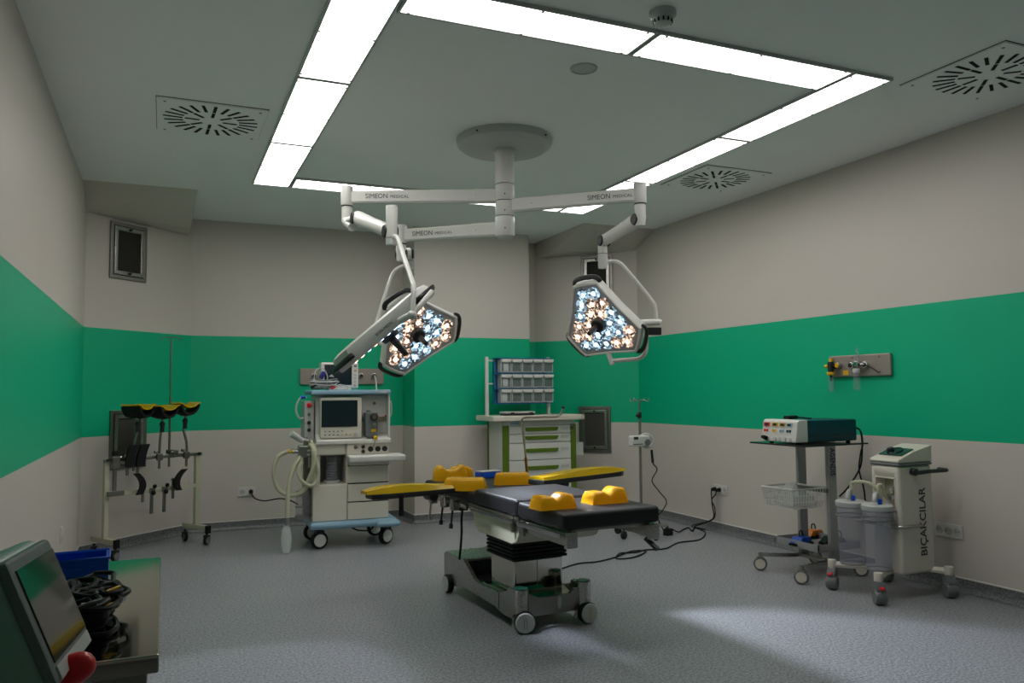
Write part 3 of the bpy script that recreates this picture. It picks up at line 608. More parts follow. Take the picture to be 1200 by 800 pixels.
def sockets(loc, rz, n, label, w_=.078, plugged=()):
    t = thing('wall_socket', label, 'wall socket', loc, rz); W = w_*n
    obj('cover', G().bx(-W/2, W/2, -.011, 0, -.045, .045, .004), M_WHITE, t)
    for k in range(n):
        x = (k-(n-1)/2)*w_
        s_ = obj('socket', G().lathe([(.026, -.001), (.026, .004), (.021, .004), (.0205, .0008), (0, .0008)], 20, Matrix.Translation((x, -.011, 0)) @ Matrix.Rotation(PI/2, 4, 'X')), M_LGREY, t)
        if k not in plugged:
            for dx in (-.009, .009): obj('pin_hole', G().cyl((x+dx, -.0115, 0), (x+dx, -.0125, 0), .0035, n=8), M_HOLE, s_)
    return t
sockets((.77, YB, .37), 0, 2, 'white double wall socket with black plug, left of anaesthesia machine', .085, (1,))
sockets((XR, 6.178, .40), -PI/2, 3, 'white triple wall socket with two black plugs on right wall', .068, (0, 1))
sockets((XR, 3.79, .385), -PI/2, 3, 'white triple wall socket, empty, right of suction unit', .068)
t = thing('wall_switch', 'small white switch plate low on left wall', 'wall switch', (XL, 6.27, .39), PI/2)
obj('cover', G().bx(-.04, .04, -.01, 0, -.06, .06, .004), M_WHITE, t); obj('rocker', G().bx(-.028, .028, -.016, -.008, .005, .05, .003, 2), M_WHITE, t); obj('lower_module', G().bx(-.028, .028, -.013, -.008, -.05, -.005, .003), M_LGREY, t)
PC = thing('power_cord', 'black power cord from back wall socket to anaesthesia machine', 'power cord', (.81, YB-.03, .37))
obj('plug', G().cyl((.0, .018, 0), (0, -.035, 0), .021, .016, n=16, bev=.004), M_BLACK, PC)
obj('cable', G().tube([(0, -.035, -.005), (.03, -.06, -.06), (.12, -.10, -.085), (.25, -.2, -.06), (.31, -.45, -.05), (.35, -.7, -.06)], .0065, 8, 6), M_BLACK, PC)
# ------------------------------------------------------------------ drawer cart with bin rack
DC = thing('drawer_cart', 'white and olive green drawer cart with bin rack by pillar', 'cart', (3.55, 7.45, 0))
cast_dc = castor_meshes(.05, .03, M_GREY, M_BLACK, M_LGREY)
for x in (-.34, .34):
    for y in (.06, .36): castor(cast_dc, DC, x, y)
obj('carcass', G().bx(-.41, .41, .012, .41, .13, 1.03, .006), M_WHITE, DC)
obj('plinth', G().bx(-.42, .42, .0, .42, .115, .14, .006), M_OLIVE, DC)
for x0, x1 in ((-.415, -.352), (.352, .415)): obj('corner_post', G().bx(x0, x1, -.012, .03, .13, .995, .012), M_OLIVE, DC)
obj('rear_post', G().bx(-.418, -.40, .39, .42, .13, 1.03, .004), M_OLIVE, DC)
zs = [.14, .30, .46, .64, .815, .905, .99]
for z0, z1 in zip(zs, zs[1:]):
    d = obj('drawer', G().bx(-.35, .35, -.006, .015, z0+.004, z1-.004, .004), M_WHITE, DC)
    zz = z0+(z1-z0)*.56
    obj('handle', G().prism([(-.175, zz+.018), (.205, zz+.018), (.195, zz-.014), (.175, zz-.02), (-.15, zz-.02), (-.17, zz-.012)], 0, .012, frame((0, -.006, 0), (1, 0, 0), (0, 0, 1)), .003), M_OLIVE, d)
    obj('label_holder', G().bx(.235, .325, -.0075, -.005, zz-.012, zz+.02), M_LGREY, d)
obj('head_rail', G().bx(-.40, .40, -.006, .02, .995, 1.035, .004), M_WHITE, DC)
obj('badge', G().bx(-.33, -.24, -.0085, -.005, 1.004, 1.026), M_BLUE, DC)
obj('lock', G().cyl((.355, -.012, .985), (.355, -.03, .985), .014, n=14, bev=.002), M_STEELD, DC)
obj('key_ring', G().tube([(.355+.024*math.cos(a), -.03, .955+.028*math.sin(a)) for a in [k*PI/5 for k in range(10)]], .004, 6, 2, True), M_STEELD, DC)
obj('worktop', G().prism([(-.54, -.05), (-.42, -.085), (.42, -.085), (.50, -.04), (.50, .44), (-.54, .44)], 1.04, 1.095, None, .012), M_CREAM, DC)
obj('side_box', G().bx(.42, .53, .05, .30, .66, .80, .008), M_WHITE, DC)
for x in (-.50, .205): obj('rack_post', G().bx(x-.018, x+.018, .20, .235, 1.09, 1.70, .008), M_WHITE, DC)
rk = obj('bin_rack', G().bx(-.43, .20, .215, .235, 1.215, 1.685, .004).bx(-.43, -.405, .18, .23, 1.215, 1.685, .004), M_RACKB, DC)
for z in (1.215, 1.365, 1.523, 1.683): obj('rack_shelf', G().bx(-.43, .20, .105, .22, z-.005, z+.005), M_RACKB, rk)
for z in (1.42, 1.66): obj('rack_bracket', G().cyl((-.50, .215, z), (-.42, .215, z), .008, n=8), M_WHITE, rk)
bin_me = G().bx(-.058, .058, 0, .10, 0, .138, .004).mesh('bin', M_BIN); win_me = G().bx(-.046, .046, -.002, .003, .014, .098).mesh('bin_window', M_BINW, 0); lip_me = G().prism([(-.058, .138), (.058, .138), (.052, .112), (.03, .106), (-.03, .106), (-.052, .112)], 0, .018, frame((0, -.002, 0), (1, 0, 0), (0, 0, 1)), .002).mesh('bin_lip', M_WHITE)
card_me = G().bx(-.036, .02, -.003, -.0015, .016, .095).mesh('contents', M_LGREY, 0)
for r, z in enumerate((1.224, 1.376, 1.534)):
    for c in range(5):
        b_ = inst('bin', bin_me, DC, (-.335+c*.1205, .096, z)); inst('bin_window', win_me, b_); inst('bin_lip', lip_me, b_)
        if c == 0: inst('contents', card_me, b_, (.008*(r-1), 0, 0))
IT = thing('instrument_case', 'flat grey and black case lying on drawer cart top', 'case', (3.33, 7.53, 1.095), .02)
obj('lower_tray', G().bx(-.16, .16, -.08, .08, 0, .022, .005), M_DARK, IT); obj('lid', G().bx(-.165, .165, -.085, .085, .022, .04, .006), M_LGREY, IT)
for x in (-.09, .12): obj('latch', G().bx(x-.02, x+.02, -.09, -.08, .005, .032, .003), M_DARK, IT)

# ------------------------------------------------------------------ operating table
TA = .055; TO = Vector((2.03, 4.6, 0))
OT = thing('operating_table', 'operating table with black mattress sections on a steel base', 'operating table', TO, TA)
def tl(P): d = P-TO; return Vector((d.x*math.cos(TA)+d.y*math.sin(TA), -d.x*math.sin(TA)+d.y*math.cos(TA), P.z))
prof = [(.66, .075), (.66, .245), (.63, .262), (.34, .262), (.30, .245), (.16, .168), (.10, .158), (-.20, .165), (-.28, .19), (-.34, .215), (-.40, .225), (-.40, .10), (-.36, .055), (-.26, .05), (-.14, .072), (.10, .080), (.36, .085), (.44, .06), (.48, .06), (.53, .10), (.60, .10), (.63, .075)]
yz = lambda x: Matrix(((0, 0, 1, x), (1, 0, 0, 0), (0, 1, 0, 0), (0, 0, 0, 1)))
base = obj('base', G().bx(-.20, .20, -.40, .62, .075, .155, .01), M_DARK, OT)
for s in (-1, 1): obj('base_side', G().prism(prof, -.014, .014, yz(s*.215), .004), M_STEEL, OT)
obj('base_seam', G().bx(-.231, -.2285, -.20, -.196, .07, .165), M_DARK, OT)
obj('rear_cover', G().bx(-.20, .20, .33, .655, .10, .26, .01), M_STEEL, OT)
obj('rear_cover_step', G().bx(-.20, .20, .315, .332, .15, .245, .004), M_DARK, OT)
obj('deck', G().bx(-.20, .20, -.40, .10, .145, .165, .004), M_MIRROR, OT)
fp = [(-.17, .075), (.17, .075), (.17, .20), (.13, .20), (.10, .175), (-.10, .175), (-.17, .205)]
obj('front_bumper', G().prism(fp, -.012, .012, frame((0, -.44, 0), (1, 0, 0), (0, 0, 1)), .003), M_STEELD, OT)
bd = obj('badge', G().lathe([(0, 0), (.020, 0), (.018, .004), (0, .004)], 24, Matrix.Translation((.03, -.453, .135)) @ Matrix.Rotation(PI/2, 4, 'X') @ Matrix.Diagonal((.8, 1.9, 1, 1))), M_LGREY, OT)
for s in (-1, 1):
    obj('corner_post', G().cyl((s*.205, -.43, .10), (s*.205, -.43, .232), .045, n=24, bev=.004).bx(s*.205-.045, s*.205+.045, -.43, -.36, .10, .232, .006), M_STEEL, OT)
    obj('post_top_reflection', G().cyl((s*.205, -.43, .232), (s*.205, -.43, .236), .042, n=24), M_GREENP, OT)  # green disc paints the wall's reflection onto the steel post top
    rz = -.28 if s < 0 else .10
    wq = obj('wheel', G().lathe([(0, -.024), (.05, -.024), (.06, -.016), (.06, .016), (.05, .024), (0, .024)], 28, Matrix.Rotation(PI/2, 4, 'X')), M_BLACK, OT, (s*.205, -.475, .06), (0, 0, rz))
    obj('wheel_cover', G().lathe([(0, .03), (.05, .029), (.056, .023), (.056, .0)], 28, Matrix.Rotation(PI/2, 4, 'X')), M_LGREY, wq)
    obj('brake_mark', G().tube([(-.008, -.0305, -.03), (-.008, -.0305, .02), (.0, -.0305, .03), (.008, -.0305, .02), (.008, -.0305, -.03)], .0016, 5), M_YEL if s > 0 else M_GREY, wq)
    wr = obj('wheel', G().lathe([(0, -.02), (.055, -.02), (.06, -.012), (.06, .012), (.055, .02), (0, .02)], 28, Matrix.Rotation(PI/2, 4, 'Y')), M_BLACK, OT, (s*.235, .57, .06))
    obj('wheel_cover', G().lathe([(0, s*.024), (.05, s*.024), (.054, s*.01)], 28, Matrix.Rotation(PI/2, 4, 'Y')), M_LGREY, wr)
    obj('levelling_foot', G().cyl((s*.205, -.36, 0), (s*.205, -.36, .06), .022, .014, n=14), M_STEEL, OT)
obj('column', G().bx(-.165, .165, -.27, .05, .16, .36, .018, 3), M_MIRROR, OT)
obj('column_seam', G().bx(-.012, -.009, -.2715, -.27, .18, .35), M_STEELD, OT)
g = G()
for k in range(7): g.bx(-.185+.003*(k % 2), .185-.003*(k % 2), -.29, .07, .352+k*.022, .352+k*.022+.017, .006)
g.bx(-.172, .172, -.277, .057, .35, .50)
obj('bellows', g, M_BLACK, OT)
# frame under the mattress
cas = [(-.53, .645), (.10, .645), (.10, .60), (.055, .52), (.02, .49), (-.44, .485), (-.50, .505), (-.53, .55)]
obj('seat_casing', G().prism(cas, -.265, .265, yz(0), .008), M_CREAM2, OT)
obj('seat_frame', G().bx(-.285, .285, -.56, .12, .615, .65, .006), M_STEEL, OT)
obj('back_frame', G().bx(-.24, .24, .10, .93, .61, .648, .006), M_STEELD, OT)
obj('leg_frame', G().bx(-.25, .25, -1.03, -.56, .634, .651, .004), M_STEELD, OT)
for s in (-1, 1):
    obj('leg_beam', G().bx(s*.235, s*.275, -1.05, -.54, .575, .64, .006), M_STEEL, OT)
    obj('beam_end', G().bx(s*.215, s*.28, -1.075, -1.045, .565, .645, .006), M_STEEL, OT)
    for y0, y1 in ((-1.04, -.58), (-.52, .05), (.12, .90)):
        rl = obj('side_rail', G().bx(s*.292, s*.302, y0, y1, .612, .637, .002), M_CHROME, OT)
        for y in (y0+.06, y1-.06): obj('rail_spacer', G().cyl((s*.26, y, .625), (s*.294, y, .625), .009, n=10), M_STEELD, rl)
    for y in (-.49, -.62): obj('latch', G().bx(s*.27, s*.29, y-.012, y+.012, .56, .64, .004), M_STEELD, OT)
def pad(y0, y1, z0, z1, hw=.29):
    return obj('mattress', G().box((0, (y0+y1)/2, (z0+z1)/2), (hw*2, y1-y0, z1-z0), .022, 4), M_PADS, OT, smooth=60)
pad(-1.07, -.56, .65, .735); pad(-.555, .02, .65, .745); pad(.03, .93, .645, .715, .27)
# rail clamps and levers
for s, y in ((-1, .28), (-1, .45), (-1, .66), (1, .30)):
    cl = obj('rail_clamp', G().bx(s*.28, s*.33, y-.025, y+.025, .585, .655, .006), M_STEEL, OT)
    obj('clamp_lever', G().cyl((s*.32, y, .59), (s*.335, y-.01, .50), .007, n=8).cyl((s*.335, y-.01, .505), (s*.338, y-.012, .475), .013, n=10), M_DARK if y < .5 else M_STEEL, cl)
obj('release_lever', G().tube([(.22, -1.03, .57), (.24, -1.06, .54), (.25, -1.09, .52)], .014, 8, 3), M_DARK, OT)
obj('hand_control_cable', G().tube([(-.25, .28, .60), (-.255, .29, .52), (-.25, .30, .45), (-.252, .31, .36), (-.25, .34, .262)], .008, 8, 5), M_BLACK, OT)
obj('hand_control_hook', G().bx(-.28, -.22, .26, .30, .58, .615, .005), M_DARK, OT)
# anaesthesia screen rod at the far rail
q0 = tl(onz(618, 556, .72)); px0 = q0
r3 = [onz(618, 556, .72)]; dd = (r3[0]-CAM).dot(FW)
rod = [at(618, 556, dd), at(615, 525, dd), at(612, 497, dd), at(612.5, 490, dd), at(618, 489, dd), at(640, 488.5, dd), at(652, 488, dd), at(657, 485, dd), at(660, 478, dd)]
rd = obj('screen_rod', G().tube([tl(v) for v in rod], .008, 8, 3), M_STEEL, OT)
obj('rod_end', G().sph(tl(at(660, 477, dd)), .012, n=10), M_DARK, rd); obj('rod_sleeve', G().cyl(tl(at(618, 557, dd)), tl(at(616, 536, dd)), .0105, n=10), M_COPPER, rd)
# arm boards: black board, gel on top, clamp post
def armboard(a, b, label, zoff=0):
    a = tl(a); b = tl(b); a.z = b.z = a.z; d = (b-a); L = d.length; d.normalize(); n = Vector((-d.y, d.x, 0)); M = frame(a, d, n)
    bo = obj('arm_board', G().prism([(0, -.055), (.05, -.075), (L, -.075), (L, .075), (.05, .075), (0, .055)], -.045, -.01, M, .008), M_DARK, OT); bo['label'] = label
    secs = []
    for k in range(9):
        u = k/8; w2 = (.075 if u > .15 else .05+.16*u); zt = .006+.022*math.sin(PI*min(1, u*1.05)**.8)
        secs.append([M @ Vector((-.03+u*(L+.02), -w2, -.012)), M @ Vector((-.03+u*(L+.02), -w2*.8, zt)), M @ Vector((-.03+u*(L+.02), w2*.8, zt)), M @ Vector((-.03+u*(L+.02), w2, -.012))])
    obj('gel_pad', G().loft(secs), M_GELY, bo)
    obj('board_joint', G().cyl(M @ Vector((L*.72, -.05, -.055)), M @ Vector((L*.72, .05, -.055)), .03, n=18, bev=.004), M_DARK, bo)
    return bo, M, L
b1, m1, L1 = armboard(onz(432, 576, .745), onz(531, 568, .745), 'arm board reaching out to the left')
obj('strap', G().bx(.16, .19, -.085, -.078, -.15, -.02, .002), M_BLACK, b1, M=m1)
obj('board_post', G().cyl(m1 @ Vector((L1-.06, 0, -.04)), m1 @ Vector((L1-.06, 0, -.13)), .008, n=10), M_CHROME, b1)
b2, m2, L2 = armboard(onz(724, 549, .775), onz(628, 560, .775), 'arm board reaching out to the right')
obj('board_post', G().cyl(m2 @ Vector((L2-.04, 0, -.04)), m2 @ Vector((L2-.04, 0, -.14)), .010, n=10), M_COPPER, b2)

# ------------------------------------------------------------------ gel positioning pads lying on the table
def hump(name, px, py, w_, dpt, prof, label, cat='gel pad', rz=TA, z=.7352, m=None, grp='amber gel positioning pads'):
    P = onz(px, py, z); secs = []
    N = 17
    for k in range(N):
        u = -1+2*k/(N-1); hgt = prof(u); x = u*w_/2; e = 1-.06*abs(u)**4; s = dpt/2
        ww = [(-1.0, 0), (-.95, .4), (-.88, .8), (-.74, .96), (-.5, 1.0), (.5, 1.0), (.74, .96), (.88, .8), (.95, .4), (1.0, 0)]
        secs.append([(x*(1-.10*zz if abs(u) > .95 else 1-.05*zz*abs(u)), yy*s*e, hgt*zz) for yy, zz in ww])
    t = G(); t.loft(secs); o = obj(name, t, m or M_GEL, None, (P.x, P.y+dpt/2*.9, z), (0, 0, rz), smooth=50); return tag(o, label, cat, grp)
two = lambda u: .070-.022*math.exp(-((u-.0)/.22)**2)+.010*math.exp(-((u-.45)/.25)**2)-(.012 if abs(u) > .97 else 0)
hump('heel_gel_pad', 654, 597, .215, .13, two, 'amber gel heel pad with two humps, left one on leg section')
hump('heel_gel_pad', 715, 590, .225, .13, lambda u: two(u)+.008*u, 'amber gel heel pad with two humps, right one on leg section')
flat = lambda u: .078-(.012 if abs(u) > .97 else 0)
hump('gel_roll', 604, 568, .25, .12, flat, 'amber gel roll across the middle of back section', rz=-.35, z=.7152)
hump('gel_roll', 549, 575, .27, .13, flat, 'amber gel roll at table edge under left arm board', rz=-.5, z=.7152)
hump('gel_head_pad', 530, 563, .24, .10, lambda u: .075+.035*math.exp(-((abs(u)-.7)/.25)**2), 'upright amber gel head pad at far end of table', rz=.05, z=.7152)
hump('gel_head_pad', 541, 559, .19, .07, lambda u: .06+.02*math.exp(-((abs(u)-.45)/.3)**2), 'low amber gel ring in front of upright head pad', rz=-.2, z=.7152)
t = thing('blue_box', 'small blue box with white lid at head of table', 'box', TO+Vector((.14, .84, .7152)), .2)
obj('tray', G().bx(-.085, .085, -.05, .05, 0, .042, .008), M_BLUED, t); obj('lid', G().bx(-.08, .08, -.046, .046, .0425, .05, .004), M_LGREY, t)

# ------------------------------------------------------------------ infusion stand with warmer
IV = thing('infusion_stand', 'slim steel infusion stand on castors in right back corner', 'infusion stand', (4.055, 6.36, 0))
cast_iv = castor_meshes(.034, .028, M_DARK, M_BLACK, M_DARK)
obj('pole', G().cyl((0, 0, .11), (0, 0, 1.10), .0135, n=14).cyl((0, 0, 1.10), (0, 0, 1.25), .009, n=12), M_STEEL, IV)
obj('height_knob', G().cyl((0, 0, 1.08), (0, 0, 1.135), .019, n=14, bev=.003).cyl((0, 0, 1.105), (-.035, 0, 1.105), .012, n=10), M_DARK, IV)
for k in range(4):
    a = k*PI/2+.5; c, s = math.cos(a), math.sin(a)
    obj('hook', G().tube([(0, 0, 1.25), (.05*c, .05*s, 1.248), (.08*c, .08*s, 1.236), (.10*c, .10*s, 1.25), (.095*c, .095*s, 1.268)], .0045, 6, 4), M_CHROME, IV)
obj('hub', G().cyl((0, 0, .085), (0, 0, .125), .035, n=20, bev=.005), M_STEEL, IV)
for k in range(5):
    a = k*2*PI/5-.35; c, s = math.cos(a), math.sin(a)
    obj('base_leg', G().tube([(.02*c, .02*s, .105), (.12*c, .12*s, .10), (.24*c, .24*s, .092)], .014, 8), M_STEEL, IV)
    castor(cast_iv, IV, .24*c, .24*s, a)
FW_ = thing('fluid_warmer', 'white fluid warmer with round handle clamped to infusion stand', 'fluid warmer', (4.055, 6.36, .80))
obj('housing', G().box((-.045, -.055, .075), (.19, .08, .10), .016, 3), M_WHITE, FW_); obj('display', G().bx(-.125, -.08, -.097, -.094, .09, .115), M_DARK, FW_)
obj('clamp', G().cyl((.02, -.10, .06), (.02, -.05, .06), .032, n=18, bev=.004).bx(-.01, .04, -.052, -.0138, .04, .08, .004), M_GREY, FW_)
obj('handle', G().tube([(.03+.075*math.cos(a), -.055, .075+.06*math.sin(a)) for a in [k*2*PI/16 for k in range(16)]], .013, 8, 1, True), M_WHITE, FW_)
obj('front_slot', G().bx(-.13, -.03, -.097, -.094, .045, .052), M_DARK, FW_)
WC = thing('warmer_cord', 'black cord hanging from fluid warmer down to floor adapter', 'power cord', (4.17, 6.30, .75))
pts = [at(x, y, 7.45) for x, y in ((763.5, 527), (765, 542), (770, 550), (764, 563), (772, 575), (781, 587), (777, 597), (771, 606))]
obj('cable', G().tube([p-Vector((4.17, 6.30, .75)) for p in pts]+[onz(778, 622, .012)-Vector((4.17, 6.30, .75))], .0055, 6, 5), M_BLACK, WC)
obj('strain_relief', G().cyl(pts[0]-Vector((4.17, 6.30, .75)), pts[1]-Vector((4.17, 6.30, .75)), .012, n=10), M_DARK, WC)
a = onz(783, 627, 0); obj('adapter', G().box((a.x-4.17, a.y-6.30, .031-.75), (.085, .055, .06), .006, rot=(0, 0, .3)), M_BLACK, WC)
obj('adapter_label', G().box((a.x-4.17-.008, a.y-6.30-.029, .031-.75), (.022, .002, .024), 0, rot=(0, 0, .3)), M_LGREY, WC)

# ------------------------------------------------------------------ floor cords
def cord(label, pts, plug=None, r=.006):
    o = pts[0]; t = thing('power_cord', label, 'power cord', (o.x, o.y, o.z), group='black cords on the floor')
    obj('cable', G().tube([p-o for p in pts], r, 6, 5), M_BLACK, t)
    if plug is not None: obj('plug', G().cyl(plug[0]-o, plug[1]-o, .02, .016, n=14, bev=.004), M_BLACK, t)
xw = XR-.012
pl_ = lambda y, z: (Vector((XR+.004, y, z)), Vector((XR-.055, y, z-.003)))
def fl(*q):
    P = [onz(x, y, .007) for x, y in q]
    for v in P: v.x = min(v.x, XR-.06)
    return P
cord('long black cord curling over floor from operating table to right wall socket', fl((655, 667), (678, 660), (699, 658), (720, 653), (740, 645.5), (757, 645.5), (748, 651), (735, 654), (722, 654), (727, 648), (745, 647), (757, 644), (780, 642.5), (795, 635.6), (820, 632), (826, 623), (835, 614))+[Vector((XR-.055, 6.245, .12)), Vector((XR-.05, 6.25, .25)), Vector((XR-.06, 6.246, .36)), Vector((XR-.055, 6.246, .397))], pl_(6.246, .40))
cord('short black cord from warmer adapter to right wall socket', fl((788, 620), (795, 623), (801, 620), (807, 618), (811, 622), (815, 618), (828, 620), (836, 615))+[Vector((XR-.07, 6.22, .12)), Vector((XR-.05, 6.21, .22)), Vector((XR-.07, 6.23, .30)), Vector((XR-.06, 6.18, .36)), Vector((XR-.055, 6.178, .395))], pl_(6.178, .40))
# ------------------------------------------------------------------ electrosurgical trolley
EC = thing('equipment_trolley', 'steel equipment trolley with dark glass top and lower tray', 'trolley', (4.33, 4.52, 0))
cast_ec = castor_meshes(.05, .035, M_STEEL, M_GREY, M_CREAM)
for x, y, r in ((-.26, .26, -.7), (-.30, -.20, -.85), (.25, -.20, -.7), (.27, .26, -.5)): castor(cast_ec, EC, x, y, r)
for y in (-.15, .15): obj('base_arm', G().tube([(-.28 if y > 0 else -.30, y*1.55, .125), (-.12, y*1.1, .115), (.02, y, .112), (.25, y*1.5, .12)], .016, 8, 4, rb=.012), M_STEEL, EC)
obj('base_bar', G().bx(.0, .06, -.17, .17, .10, .125, .004), M_STEEL, EC)
for y in (-.16, .13): obj('column', G().bx(.0, .075, y-.016, y+.016, .11, .935, .006), M_ALU, EC)
obj('top_shelf', G().bx(-.345, .275, -.285, .24, .938, .95, .004), M_TINT, EC)
obj('shelf_support', G().bx(-.2, .2, -.17, .15, .925, .938, .003), M_STEELD, EC)
text('lettering', 'AGENDIS', .062, M_TXTB, EC, frame((.038, -.1768, .815), (0, 0, -1), (1, 0, 0)), sx=.76, bold=.0012)
obj('lower_tray', G().bx(-.13, .26, -.19, .24, .195, .203).bx(-.13, -.122, -.19, .24, .2, .245).bx(-.13, .26, -.19, -.182, .2, .245).bx(.252, .26, -.19, .24, .2, .245).bx(-.13, .26, .232, .24, .2, .245), M_ALU, EC)
# wire basket
bk = obj('basket', G().tube([(-.33, -.17, .635), (-.33, .14, .635), (-.02, .14, .635), (-.02, -.17, .635)], .006, 6, 0, True), M_WHITE, EC)
obj('basket_bracket', G().bx(-.03, .0, -.17, .14, .60, .63, .004), M_STEELD, EC)
for k in range(16):
    y = -.165+k*.30/15
    obj('wire', G().tube([(-.33, y, .635), (-.31, y*.92, .50), (-.04, y*.92, .50), (-.02, y, .635)], .0028, 4), M_WHITE, bk)
for k in range(13):
    x = -.325+k*.30/12; xx = -.31+k*.27/12
    obj('wire', G().tube([(x, -.17, .635), (xx, -.155, .50), (xx, .13, .50), (x, .14, .635)], .0028, 4), M_WHITE, bk)
for z, i in ((.59, .007), (.545, .013)): obj('wire', G().tube([(-.33+i, -.17+i, z), (-.33+i, .14-i, z), (-.02-i, .14-i, z), (-.02-i, -.17+i, z)], .0028, 4, 0, True), M_WHITE, bk)
# bag in the basket
g = G(); secs = []
for k in range(7):
    u = k/6; a = -.26+.20*u; s = [(.0, .0), (.1, -.11), (.12, 0.06), (.05, .11)]
    zt = .60+.05*math.sin(u*5)+.02*u
    secs.append([(a, -.10, .512), (a, .10, .512), (a+.01, .085+.015*math.sin(k*2), .56), (a+.02, .05, zt), (a+.03, -.03, zt+.015*math.cos(k*3)), (a, -.09, .57)])
g.loft(secs); o = obj('plastic_bag', g, M_BAG, None, (4.33, 4.52, 0), smooth=15); tag(o, 'crumpled clear plastic bag of accessories inside wire basket', 'plastic bag')
# generator on top
EG = thing('electrosurgical_generator', 'electrosurgical generator with white control front and teal casing on trolley', 'generator', (4.33, 4.50, .95))
obj('casing', G().bx(-.20, .27, -.17, .17, .01, .165, .012), M_TEAL, EG)
obj('casing_groove', G().bx(-.19, .26, -.1715, -.168, .055, .06), M_DARK, EG)
fr = obj('control_front', G().prism([(-.31, .012), (-.195, .012), (-.195, .168), (-.27, .168), (-.285, .155)], -.175, .175, Matrix(((1, 0, 0, 0), (0, 0, -1, 0), (0, 1, 0, 0), (0, 0, 0, 1))), .006), M_WHITE, EG)
slope = frame((-.3000, 0, .085), (0, -1, 0), (.025, 0, .143)); slope = frame((-.2985, 0, .0855), (0, -1, 0), Vector((.025, 0, .143)))
for j, (m, y) in enumerate(((M_RED, -.13), (M_YEL, -.045), (M_YEL, .03), (M_BLUE, .10))):
    obj('display_window', G().bx(y-.028, y+.028, .035, .06, -.002, .004), m, fr, M=slope); obj('readout', G().bx(y-.018, y+.018, .039, .056, .003, .0052), M_DARK, fr, M=slope)
    for i in range(2): obj('button', G().bx(y-.02+i*.025, y-.006+i*.025, -.005, .012, -.002, .005), (M_RED, M_YEL, M_BLUE, M_TEAL)[j], fr, M=slope)
for y in (-.14, -.10, -.03, .02, .07, .12): obj('output_socket', G().cyl((y, -.055, 0), (y, -.055, .007), .014, n=14), M_LGREY, fr, M=slope)
obj('output_plug', G().cyl((-.11, -.055, .005), (-.11, -.05, .05), .016, .012, n=12).cyl((-.11, -.05, .045), (-.07, -.05, .06), .010, n=10), M_BLACK, fr, M=slope)
for y in (-.13, .13):
    for x in (-.25, .22): obj('foot', G().cyl((x, y, 0), (x, y, .012), .016, n=12), M_BLACK, EG)
o = obj('hand_piece', G().box((4.20, 4.56, 1.13), (.15, .05, .024), .008, rot=(0, 0, .4)).tube([(4.26, 4.57, 1.13), (4.30, 4.54, 1.125), (4.32, 4.48, 1.121)], .005, 6, 4), M_BLACK); tag(o, 'black cable handpiece lying on top of teal generator', 'handpiece')
g = G(); g.tube([(4.612, 4.42, 1.05), (4.66, 4.40, 1.05), (4.70, 4.39, 1.02), (4.705, 4.38, .93), (4.68, 4.38, .86), (4.66, 4.38, .74), (4.70, 4.38, .60), (4.71, 4.38, .45)], .006, 6, 5)
o = obj('generator_cord', g, M_BLACK); tag(o, 'black cord looping down behind trolley, outer one of two', 'power cord')
g = G(); g.tube([(4.612, 4.36, 1.05), (4.64, 4.34, 1.03), (4.645, 4.33, .95), (4.635, 4.33, .82), (4.60, 4.33, .74), (4.50, 4.335, .63), (4.42, 4.34, .57)], .006, 6, 5)
o = obj('generator_cord', g, M_BLACK); tag(o, 'black cord running from generator back to trolley column', 'power cord')
# foot pedals in the tray
def pedal(x, y, rz, m, label):
    t = thing('foot_pedal', label, 'foot pedal', (x, y, .203), rz, 'foot pedals in the tray')
    obj('pedal_base', G().bx(-.09, .09, -.05, .05, 0, .018, .005), M_BLACK, t)
    obj('pedal_plate', G().prism([(-.085, .02), (.085, .02), (.06, .055), (-.05, .06)], -.042, .042, Matrix(((1, 0, 0, 0), (0, 0, -1, 0), (0, 1, 0, 0), (0, 0, 0, 1))), .004), m, t)
    obj('handle', G().tube([(.03, .03, .05), (.04, .035, .085), (.075, .035, .085), (.08, .03, .04)], .005, 6, 4), M_BLACK, t)
pb = onz(939, 638, .203); po = onz(956, 630, .203); pk = onz(984, 637, .203)
pedal(pb.x, pb.y, .3, M_BLUED, 'blue and black foot pedal in lower tray of trolley'); pedal(po.x, po.y+.03, .2, M_ORANGE, 'orange and black foot pedal at back of lower tray')
pedal(min(pk.x, 4.49), pk.y, -.3, M_DARK, 'all black foot pedal on right side of lower tray')

# ------------------------------------------------------------------ suction unit
SU = thing('suction_unit', 'cream suction unit on grey castors with two clear jars', 'suction unit', (4.45, 3.83, 0))
def fork_castor(x, y, rz):
    c = obj('castor', G().prism([(-.035, .02), (.0, .0), (.03, .03), (.035, .085), (.03, .125), (-.025, .125), (-.045, .08)], -.028, .028, Matrix(((1, 0, 0, 0), (0, 0, -1, 0), (0, 1, 0, .02), (0, 0, 0, 1))), .008), M_GREY, SU, (x, y, 0), (0, 0, rz))
    obj('wheel', G().lathe([(0, -.034), (.04, -.034), (.048, -.02), (.048, .02), (.04, .034), (0, .034)], 20, Matrix.Translation((-.01, 0, .048)) @ Matrix.Rotation(PI/2, 4, 'X')), M_GREY, c)
    return c
feet = ((-.33, .30, .5, 1), (-.37, -.115, 1.1, 1), (.17, -.18, 1.2, 0), (.17, .30, .3, 0))
for x, y, r, br in feet:
    c = fork_castor(x, y, r)
    if br: obj('brake_tab', G().box((-.052, 0, .108), (.028, .022, .010), .003, rot=(0, -.4, 0)), M_RED, c)
    obj('base_arm', G().tube([(0, .03, .165), (x*.6, .03+(y-.03)*.45, .165), (x*.97, y*.97, .165)], .022, 8, rb=.017).cyl((x, y, .14), (x, y, .195), .027, n=18, bev=.004), M_CREAM, SU)
